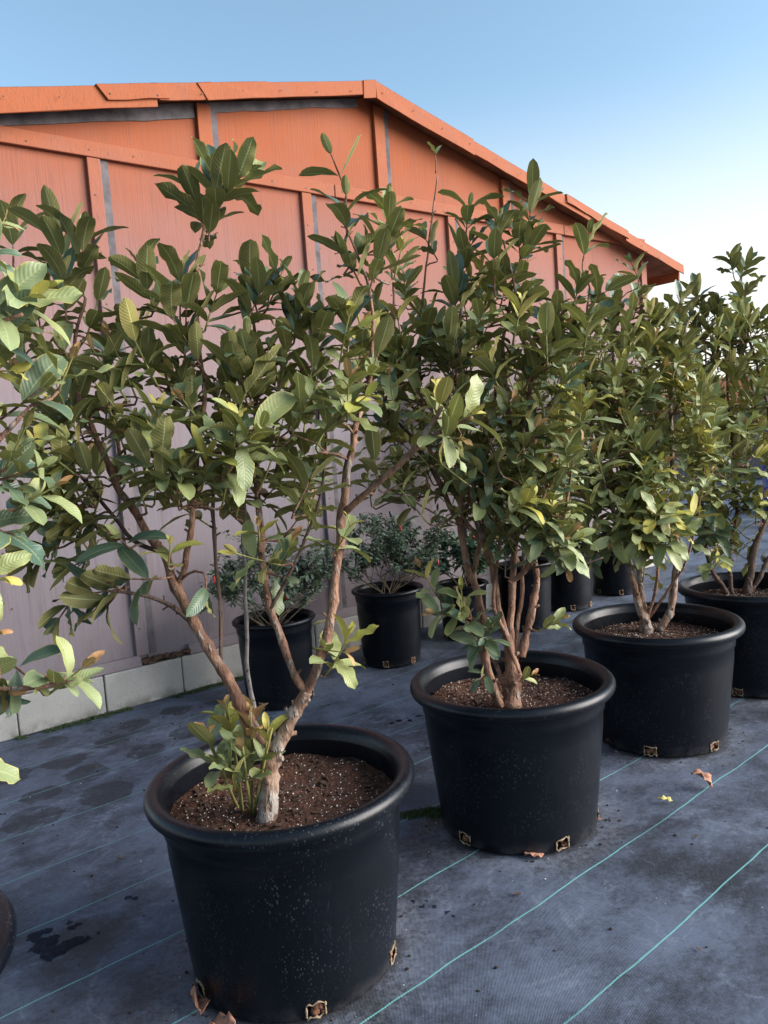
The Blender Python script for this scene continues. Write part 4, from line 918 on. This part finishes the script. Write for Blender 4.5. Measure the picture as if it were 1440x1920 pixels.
t4.hero([(1370, 480, .04, -.2, -1, .1, .1, 5, 1.05, 0), (1405, 490, .04, .5, -1, .1, .1, 5, 1.05, 0), (1395, 540, .02, .3, -1, .1, .1, 5, 1.1, 0), (1310, 540, .02, -.1, -1, .1, .1, 5, 1.1, 0), (1345, 560, .02, .1, -1, .1, .1, 4, 1.1, 0), (1290, 580, .0, -.5, -.8, .1, .1, 4, 1.0, 0), (1430, 590, .05, .3, -1, .1, .09, 4, .9, 0),
         (1435, 700, -.05, .2, -1, .2, .1, 4, 1.0, 1), (1390, 680, -.05, .2, -1, .2, .1, 4, 1.0, 1), (1400, 780, -.1, .2, -1, .3, .1, 5, 1.0, 2), (1350, 780, -.1, .4, -1, .3, .1, 5, 1.0, 2), (1420, 950, -.1, -.1, -.8, .4, .08, 4, 1.1, 1), (1350, 1050, -.1, .1, -.4, .5, .06, 3, .9, 2), (1330, 1010, -.1, -.3, .5, .5, .07, 4, 1.0, 0), (1435, 930, -.1, .6, -.8, .3, .08, 4, 1.0, 2)])
t4.dens = 1.35; t4.fill([(1270, 620, 50, 50, .03, .08, 6), (1350, 600, 60, 50, .04, .1, 7), (1420, 600, 40, 40, .05, .1, 4), (1390, 830, 60, 100, .02, .12, 12), (1340, 940, 50, 60, -.02, .1, 6), (1415, 930, 40, 50, -.06, .08, 4), (1270, 720, 50, 90, .05, .1, 8), (1330, 640, 60, 70, .03, .12, 12), (1400, 620, 50, 70, .04, .12, 8), (1370, 740, 80, 80, .0, .14, 15), (1330, 860, 70, 70, .0, .14, 11), (1470, 700, 50, 150, .0, .15, 10), (1300, 960, 60, 50, -.03, .1, 6), (1440, 860, 40, 60, .0, .1, 2), (1340, 1000, 40, 30, -.04, .08, 3), (1560, 800, 60, 200, .05, .15, 10)], .045, .50)
t4.finish()

# ---- tree 5, mostly beyond the right edge
bx = Vector((POT[5][0], POT[5][1], SZ)); t5 = Tree('potted_tree', 'tree at the right edge behind the fourth, only its left side in view', bx, 55, gt, .096)
t5.limb([(1548, 1075, 0, 26), (1545, 1000, 0, 18), (1530, 900, 0, 14), (1500, 780, 0, 9), (1470, 680, 0, 5), (1450, 620, 0, 3)], 'trunk', BARK_DARK)
t5.limb([(1545, 1000, 0, 12), (1580, 850, 0, 9), (1600, 720, 0, 6), (1610, 600, 0, 4)], 'trunk', BARK_DARK)
t5.dens = 1.5; t5.fill([(1440, 680, 40, 60, 0, .12, 8), (1450, 780, 50, 70, 0, .14, 8), (1520, 700, 60, 100, 0, .15, 12), (1600, 700, 70, 110, 0, .15, 14), (1560, 860, 90, 90, 0, .15, 12)], .05, .5)
t5.finish()

# ---- tree 0, reaching in from the left edge
bx = Vector((POT[0][0], POT[0][1], SZ)); t0 = Tree('potted_tree', 'tree reaching in from the left edge with big bright yellow-green leaves close to the camera', bx, 66, gt, .118)
t0.z0 = 1.22
t0.limb([(-330, 1650, 0, 26), (-300, 1450, 0, 20), (-250, 1250, 0, 16), (-190, 1000, 0, 12), (-130, 800, 0, 9), (-80, 650, 0, 6), (-40, 520, 0, 4)], 'trunk')
t0.base = Vector(t0.base)
t0.limb([(-190, 1000, 0, 7), (-110, 900, -.01, 6), (-30, 850, 0, 5), (40, 780, 0, 3.5)])
t0.limb([(-250, 1250, 0, 7), (-150, 1260, 0, 6), (-50, 1290, 0, 5), (60, 1290, 0, 3.6), (140, 1275, 0, 3)])
t0.limb([(-240, 1200, 0, 7), (-120, 1100, 0, 5), (-30, 1060, 0, 4)])
t0.limb([(-160, 900, 0, 6), (-100, 700, .0, 5), (-30, 620, 0, 4), (40, 590, 0, 3)])
t0.L = .092
t0.hero([h_[:9] + (h_[9] if k_ % 3 == 0 else max(0, h_[9] - 1),) for k_, h_ in enumerate([(75, 560, .0, 1, -.15, .15, .10, 3, 1.05, 1), (95, 540, .03, 1, -.5, .1, .09, 2, .8, 2), (50, 625, .02, 1, .0, .1, .09, 2, 1.0, 1), (25, 700, .02, 1, .05, .1, .08, 3, .9, 2), (90, 725, .03, 1, -.6, .2, .11, 3, 1.1, 1), (135, 670, .05, .5, -1, .2, .06, 2, .8, 2),
         (50, 800, .05, .6, -1, .2, .08, 3, .9, 1), (85, 880, .06, 1, -.2, .2, .1, 3, .8, 0), (110, 905, .08, .9, -.5, .2, .09, 3, .75, 2), (40, 930, .08, .8, .3, .2, .1, 3, .9, 0), (30, 1010, .06, .9, .3, .2, .08, 3, .9, 0), (10, 1090, .04, 1, .2, .1, .06, 2, .8, 2),
         (5, 1190, .05, 1, -.2, .1, .06, 2, .7, 1), (160, 1255, .02, .9, -.6, .2, .08, 3, .8, 2), (130, 1285, .0, 1, .25, .3, .07, 2, .85, 1), (75, 1290, .02, .8, .5, .3, .08, 2, .8, 0), (5, 1300, .02, .9, .5, .2, .07, 3, .85, 2), (20, 1320, .04, .7, .9, .2, .07, 2, .85, 1), (5, 420, .1, .8, -.4, .1, .08, 3, .8, 1), (-25, 560, .05, .6, -.6, .1, .08, 3, .9, 0),
         (5, 480, .05, 1, -.1, .2, .07, 3, .85, 1), (-35, 1455, -.02, 1, .3, .2, .06, 2, 1.05, 1)])])
t0.fill([(-90, 600, 60, 120, .0, .05, 5), (-120, 850, 90, 160, .0, .06, 6), (-170, 1100, 90, 160, .0, .06, 6), (-200, 600, 90, 120, .0, .08, 6)], .07, .3)
t0.finish()

# ---- trees in the pots by the shed
gw = 'leafy trees in the smaller pots by the shed'
for nm, lab, regs, sdx in (
    ('E', 'dark leafy tree by the shed, behind the trunks of the middle tree', [(760, 800, 110, 90, 0, .15, 16), (880, 820, 90, 90, 0, .15, 14), (980, 780, 80, 110, 0, .15, 14), (690, 860, 60, 50, 0, .1, 6), (860, 700, 120, 60, 0, .1, 8)], 1),
    ('C', 'dark leafy tree by the shed, showing between the second and third trees', [(1010, 860, 60, 70, 0, .15, 10), (1080, 800, 70, 110, 0, .15, 16), (1150, 830, 60, 110, 0, .15, 10), (1060, 680, 90, 70, 0, .15, 12)], 2),
    ('D', 'dark leafy tree by the shed corner, farthest back behind the third tree', [(1160, 700, 80, 80, 0, .15, 14), (1240, 760, 70, 130, 0, .15, 18), (1200, 920, 80, 60, 0, .12, 12), (1310, 860, 60, 90, 0, .12, 12), (1300, 700, 50, 80, 0, .12, 8)], 3)):
    p = BACK[nm]; T = Tree('potted_tree', lab, (p.x, p.y, .345), 70 + sdx, gw, .112)
    def pix(q):
        v = Vector(q) - CO; z = v.dot(CF); return 720 + FPX * v.dot(CR) / z, 960 - FPX * v.dot(CU) / z
    x0_, y0_ = pix(T.base)
    cx = sum(r[0] for r in regs) / len(regs); cy = sum(r[1] for r in regs) / len(regs)
    T.limb([(x0_, y0_ + 6, 0, 20), (x0_ + (cx - x0_) * .2, y0_ - 60, 0, 14), (x0_ + (cx - x0_) * .6, (y0_ + cy) / 2, 0, 11), (cx, cy, .02, 8), (cx + 10, cy - 80, .02, 4)], 'trunk', BARK_DARK)
    for r_ in regs[:4]:
        T.limb([(x0_ + (cx - x0_) * .2, y0_ - 55, 0, 10), (x0_ * .45 + r_[0] * .55, (y0_ + r_[1]) / 2, .03, 7), (r_[0], r_[1] + 20, .03, 4)], 'branch', BARK_DARK, 8)
    T.dens = .95; T.fill(regs, .06, .10); T.finish()

# ------------------------------------------------------------------ chilli bushes and squash-like plant
LEAF_S = m_leaf('small_chilli_leaf', (.055, .095, .062), (.13, .17, .12), (.09, .12, .07), (.12, .16, .08), (.10, .12, .06), .5, .08)
def small_leaf(): return leaf_geo(99, .25, .5, .1, .2, .42, 4, 2)
SL = small_leaf()
PURP = m_simple('purple_chilli', (.018, .012, .028), .3, .3, 60); REDC = m_simple('red_chilli', (.42, .03, .02), .3, .2, 60)
def bush(name, label, cat, base, W_, H_, nst, seed, leafsize=.026, dens=26, mat=None, fruit=True, group=None):
    r = random.Random(seed); root = empty(name, label, cat, base, group); st = MB(); V = []; F = []; UVl = []; att = []; tips = []
    def rec(p, d, L, rad, lev):
        n = 5; pts = [p]; q = p.copy()
        for i in range(n):
            d = (d + Vector((r.gauss(0, .16), r.gauss(0, .16), r.gauss(.03, .08)))).normalized(); q = q + d * L / n; pts.append(q.copy())
        st.tube(pts, [rad - rad * .4 * i / n for i in range(n + 1)], 5, 0)
        if lev < 3:
            for _ in range(r.choice((2, 3))):
                k = r.randint(3, n); nd = (d + Vector((r.gauss(0, .65), r.gauss(0, .65), r.uniform(.0, .35)))).normalized(); rec(pts[k], nd, L * r.uniform(.55, .8), rad * .6, lev + 1)
        if lev >= 2: tips.append((pts, d))
    for i in range(nst):
        a = r.uniform(0, 6.28); rec(Vector((r.gauss(0, .02), r.gauss(0, .02), 0)), Vector((cos(a) * W_, sin(a) * W_, H_)).normalized(), H_ * r.uniform(.32, .42), .0042, 0)
    for pts, d in tips:
        for _ in range(dens):
            p = r.choice(pts[1:]) + Vector((r.gauss(0, .008),) * 3); ld = Vector((r.gauss(0, 1), r.gauss(0, 1), r.gauss(.1, .5))).normalized()
            R = rot_from(ld, Vector((r.gauss(0, .4), r.gauss(0, .4), 1))); s = leafsize * r.uniform(.6, 1.3); b = len(V); rr = r.random()
            V += [p + (R @ x) * s for x in SL[0]]; F += [[b + i for i in f] for f in SL[1]]; UVl += SL[2]; att += [rr] * len(SL[0])
    st.build('stems', m_stem, root, smooth=True)
    me = mesh('foliage', V, F, mat or LEAF_S); l = me.uv_layers.new(name='leaf'); vi = np.empty(len(me.loops), int); me.loops.foreach_get('vertex_index', vi)
    l.data.foreach_set('uv', np.array(UVl)[vi].ravel()); a_ = me.attributes.new('leafrand', 'FLOAT', 'POINT'); a_.data.foreach_set('value', att)
    link('foliage', me, root, 'stuff')
    if fruit:
        fm = MB(); fm.tube([Vector((0, 0, 0)), Vector((0, 0, .004)), Vector((.001, 0, .014)), Vector((.001, 0, .024)), Vector((.002, 0, .030))], [.002, .0048, .0055, .004, .0008], 7)
        mp = mesh('chilli', fm.v, fm.f, PURP); mr = mesh('chilli', fm.v, fm.f, REDC)
        for i in range(26):
            pts, d = r.choice(tips); o = link('chilli', mr if i % 6 == 0 else mp, root); o.location = pts[-1]; o.rotation_euler = (r.uniform(-.5, .5), r.uniform(-.5, .5), 0); o.scale = (1.15,) * 3
    return root
m_stem = m_simple('chilli_stem', (.13, .105, .07), .8, .3, 60)
gc = 'chilli bushes in tall pots'
bush('chilli_bush', 'sparse chilli bush with dark pods in the pot left of the forked trunk', 'shrub', (BACK['A'].x, BACK['A'].y, .347), .85, .56, 13, 5, .028, 18, group=gc)
bush('chilli_bush', 'fine leaved chilli bush with purple pods in the lone pot by the wall', 'shrub', (BACK['B'].x, BACK['B'].y, .347), .66, .58, 13, 6, .027, 20, group=gc)
SQ = m_leaf('blue_green_leaf', (.06, .12, .07), (.08, .14, .08), (.10, .14, .08), (.14, .19, .12), (.14, .18, .10), .55, .1)
pb = on_z(872, 1192)
pb = Vector((pb.x, pb.y, 0)) 
place_pot(SMALL, 'tall_nursery_pot', 'tall black pot hidden in shade between the lone chilli pot and the middle tree', (pb.x, pb.y, .003), .3, gs, .8)
bush('leafy_herb', 'blue-green leafy bush with a few red pods beside the lone chilli pot', 'shrub', (pb.x, pb.y, .27), .62, .52, 10, 8, .050, 11, SQ, True)

# ------------------------------------------------------------------ litter
DRY = m_simple('dry_pink_leaf', (.34, .17, .11), .8, .35, 60, .3, .6, 200, .002); DRYY = m_simple('dry_yellow_leaf', (.42, .36, .12), .7, .3, 60); DRYD = m_simple('dark_dry_leaf', (.06, .025, .02), .7, .4, 60)
def litter_leaf(px, py, L, rz, arch, fold, mat, label, tilt=0.0, wr=.45, name='fallen_leaf'):
    V, F, UV = leaf_geo(int(px), fold, arch, .5, 1.6, wr)
    V = [v * L for v in V]; zmin = min(v.z for v in V); p = on_z(px, py)
    me = mesh('fallen_leaf', V, F, mat); o = link(name, me); md = o.modifiers.new('thick', 'SOLIDIFY'); md.thickness = .0012
    if arch < 0: zmin = min(v.z for v in V)
    o.rotation_euler = (tilt, 0, rz); o.location = (p.x, p.y, .006 - (zmin if abs(tilt) < .2 else -L * wr * .5 * sin(abs(tilt))))
    tag(o, label, 'fallen leaf', 'fallen leaves on the weed cloth')
litter_leaf(1297, 1476, .075, -.45, 1.2, .7, DRY, 'pinkish curled dry leaf lying across a teal line on the open cloth')
litter_leaf(1234, 1508, .045, .0, .4, .5, DRYY, 'small yellow leaf lying on the open cloth', 0)
litter_leaf(984, 1611, .055, .1, .3, .25, DRY, 'pinkish dry leaf lying flat at the foot of the middle pot', wr=.6)
litter_leaf(1122, 1548, .06, 1.5, .2, .7, DRYD, 'dark brown leaf standing against the right foot of the middle pot', 1.2)
litter_leaf(378, 1916, .10, 1.9, .7, .9, DRY, 'crumpled brown leaf poking up at the left foot of the front pot', .5)
litter_leaf(395, 1925, .08, -.6, -.5, .7, DRY, 'crumpled brown leaf at the very bottom beside the front pot')
litter_leaf(1135, 1400, .05, -.5, .8, .6, DRYD, 'dark curled leaf beside the third pot near the middle pot')
# pale stone on the third pot
m = MB(); m.blob((0, 0, 0), .014, (1.1, .8, .9)); o = m.build('pale_stone', m_simple('stone', (.28, .20, .16), .9, .3, 60), smooth=True); q = on_z(1140, 1160, SZ + .01); o.location = q
tag(o, 'small pale pinkish stone on the soil of the third pot', 'stone')
# splinter of yellow wood on the footing
m = MB(); mloc = [Vector((0, 0, 0)), Vector((.03, .0, .008)), Vector((.07, 0, .004)), Vector((.10, .004, .012))]; m.tube(mloc, [.008, .012, .010, .003], 6, .4)
o = m.build('wood_scrap', m_simple('yellow_wood', (.55, .47, .25), .8, .3, 60), smooth=True); o.location = wp(1.07, .20, .07); o.rotation_euler = (0, 0, TH)
tag(o, 'short yellowish scrap of wood lying on the block footing behind the trunk', 'wood scrap')
# moss tufts
MOSS = m_simple('moss', (.055, .085, .032), .9, .5, 80)
def moss(pts, n, spread, label, seed):
    r = random.Random(seed); V = []; F = []
    for _ in range(n):
        c = r.choice(pts) + Vector((r.gauss(0, spread), r.gauss(0, spread * .6), 0)); h = r.uniform(.003, .014); a = r.uniform(0, 6.28); w = r.uniform(.001, .003)
        b = len(V); d = Vector((cos(a), sin(a), 0)); V += [c - d * w, c + d * w, c + Vector((r.gauss(0, .004), r.gauss(0, .004), h))]; F.append((b, b + 1, b + 2))
    o = link('moss', mesh('moss', V, F, MOSS, False), kind='stuff'); tag(o, label, 'moss')
moss([on_z(x, y) for x, y in ((765, 1530), (780, 1528), (795, 1524), (812, 1522), (820, 1530))], 5000, .014, 'grey-green tuft of moss on the cloth between the two front pots', 1)
moss([wp(u, .002, .045 + .02 * random.random()) for u in [x * .04 for x in range(-12, 20)] if noise.noise(Vector((u * 4, 0, 7))) > -.1], 7000, .012, 'strip of moss along the foot of the concrete block footing', 2)
# crumbs and grit
r = random.Random(4)
GRIT = m_simple('dark_grit', (.03, .022, .018), .9, .4, 60); WHITE = m_simple('white_grit', (.6, .6, .6), .8, .1, 60)
for mat_, cnt, nm_, rg in ((GRIT, 500, 'grit', (.0015, .005)), (WHITE, 160, 'perlite_crumbs', (.0008, .0022))):
    m = MB()
    for _ in range(cnt):
        x = r.uniform(-1.5, 2.2); y = r.uniform(1.0, 4.2)
        s = r.uniform(*rg)
        if r.random() < .3: pk = r.choice(list(POT.values())); a = r.uniform(0, 6.28); rr_ = .245 + abs(r.gauss(0, .035)); x, y = pk[0] + rr_ * cos(a), pk[1] + rr_ * sin(a)
        m.blob((x, y, s * .5), s, (1.2, .9, .6))
    m.build(nm_, mat_, kind='stuff')
deb = MB()
for _ in range(90):
    x = r.uniform(-1.3, 2.0); y = r.uniform(1.0, 3.8); L = r.uniform(.006, .022)
    R = Matrix.Rotation(r.uniform(0, 3.14), 3, 'Z') @ Matrix.Rotation(r.uniform(-.25, .25), 3, 'Y')
    deb.box((x, y, .0045 + .002 * r.random()), L, L * r.uniform(.1, .45), .0012, R)
deb.build('leaf_crumbs', m_simple('leaf_crumbs', (.10, .065, .045), .9, .6, 40), kind='stuff')
# wet stain bottom left: thin film of water with an uneven outline
wm = NT('water_film'); _tr = wm.n('ShaderNodeBsdfTransparent'); _tr.inputs[0].default_value = (.40, .45, .52, 1)
_gl = wm.n('ShaderNodeBsdfGlossy'); _gl.inputs['Roughness'].default_value = .12; _gl.inputs[0].default_value = (.8, .8, .8, 1)
_mx = wm.n('ShaderNodeMixShader'); _mx.inputs[0].default_value = .012; wm.l(_tr.outputs[0], _mx.inputs[1]); wm.l(_gl.outputs[0], _mx.inputs[2]); WET = wm.done(_mx.outputs[0])
def puddle(cx, cy, blobs, label, z=.0062):
    """film made of overlapping lobes, outlined on a small grid"""
    c0 = on_z(cx, cy); N = 90; ext = .22; V = []; F = []; idx = {}
    cs = [(on_z(px, py) - c0, rr) for px, py, rr in blobs]
    def f(x, y):
        s = 0
        for c, rr in cs: s += math.exp(-((x - c.x) ** 2 + (y - c.y) ** 2) / (rr * rr))
        return s - .5 + .30 * noise.noise(Vector((x * 45, y * 45, 1))) + .18 * noise.noise(Vector((x * 120, y * 120, 4)))
    def vid(i, j):
        if (i, j) not in idx:
            x, y = (i / N - .5) * 2 * ext, (j / N - .5) * 2 * ext; idx[(i, j)] = len(V); V.append((x, y, ground_h(c0.x + x, c0.y + y) + .0008))
        return idx[(i, j)]
    for i in range(N):
        for j in range(N):
            if f(((i + .5) / N - .5) * 2 * ext, ((j + .5) / N - .5) * 2 * ext) > 0: F.append((vid(i, j), vid(i + 1, j), vid(i + 1, j + 1), vid(i, j + 1)))
    o = link('puddle', mesh('puddle', V, F, WET)); o.location = (c0.x, c0.y, 0); tag(o, label, 'puddle')
puddle(110, 1765, [(65, 1755, .022), (75, 1775, .026), (95, 1790, .03), (100, 1760, .018), (120, 1775, .022), (140, 1765, .02), (160, 1762, .016), (135, 1740, .013), (130, 1730, .01), (148, 1733, .01), (90, 1745, .012)], 'small irregular water puddle on the cloth left of the front pot')
puddle(240, 1685, [(240, 1684, .012), (255, 1686, .010)], 'tiny wet spot on the cloth near the left side of the front pot')
puddle(815, 1705, [(775, 1690, .007), (792, 1700, .009), (815, 1700, .008), (838, 1710, .010), (850, 1718, .007), (800, 1688, .006)], 'dark damp patch on the cloth right of the front pot')
puddle(760, 1350, [(735, 1357, .012), (748, 1352, .016), (768, 1351, .014), (785, 1343, .016), (775, 1340, .010)], 'damp patch on the cloth between the front pots and the lone chilli pot')

# ------------------------------------------------------------------ far right: blue drum, other shed
BLUE = m_simple('blue_plastic', (.015, .035, .24), .4, .2, 10)
p = at(1478, 880, 9.5); dr = Vector((p.x, p.y, 0))
for i, (dx_, lab) in enumerate(((0, 'blue plastic drum standing behind the trees at the right edge'), (.62, 'second blue plastic drum, farther right behind the trees'))):
    o = empty('blue_drum', lab, 'drum', (dr.x + dx_, dr.y + .1 * i, 0), 'blue drums behind the trees')
    prof = [(.0, .0), (.27, .0), (.285, .02), (.285, .28), (.292, .30), (.285, .32), (.285, .58), (.292, .60), (.285, .62), (.28, .86), (.265, .885), (.255, .88), (.0, .875)]
    V, F = lathe(prof, 40); link('body', mesh('body', V, F, BLUE), o)
    V, F = lathe([(.0, .882), (.035, .882), (.037, .90), (.0, .902)], 20); l_ = link('bung', mesh('bung', V, F, DARKW), o); l_.location = (.12, .05, 0)
far = empty('far_shed', 'distant orange shed seen at the right edge behind the tree crowns', 'shed', at(1520, 700, 14) * 1.0)
far.location = Vector((far.location.x, far.location.y, 0)); far.rotation_euler = (0, 0, TH)
def far_z(u): return 2.0 - .25 * abs(u - 1.6)
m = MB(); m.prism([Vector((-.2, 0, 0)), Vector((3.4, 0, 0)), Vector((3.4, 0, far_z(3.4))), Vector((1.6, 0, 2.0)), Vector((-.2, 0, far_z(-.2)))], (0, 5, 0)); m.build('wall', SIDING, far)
for s_, e_ in ((-1, -.6), (1, 3.8)):
    m = MB(); a_ = Vector((1.6, -.15, 2.04)); b_ = Vector((e_, -.15, far_z(e_) + .04)); m.prism([a_, b_, b_ - Vector((0, 0, .10)), a_ - Vector((0, 0, .10))], (0, 5.3, 0)); m.build('roof', FASCIA, far)
print('objects', len(bpy.data.objects))
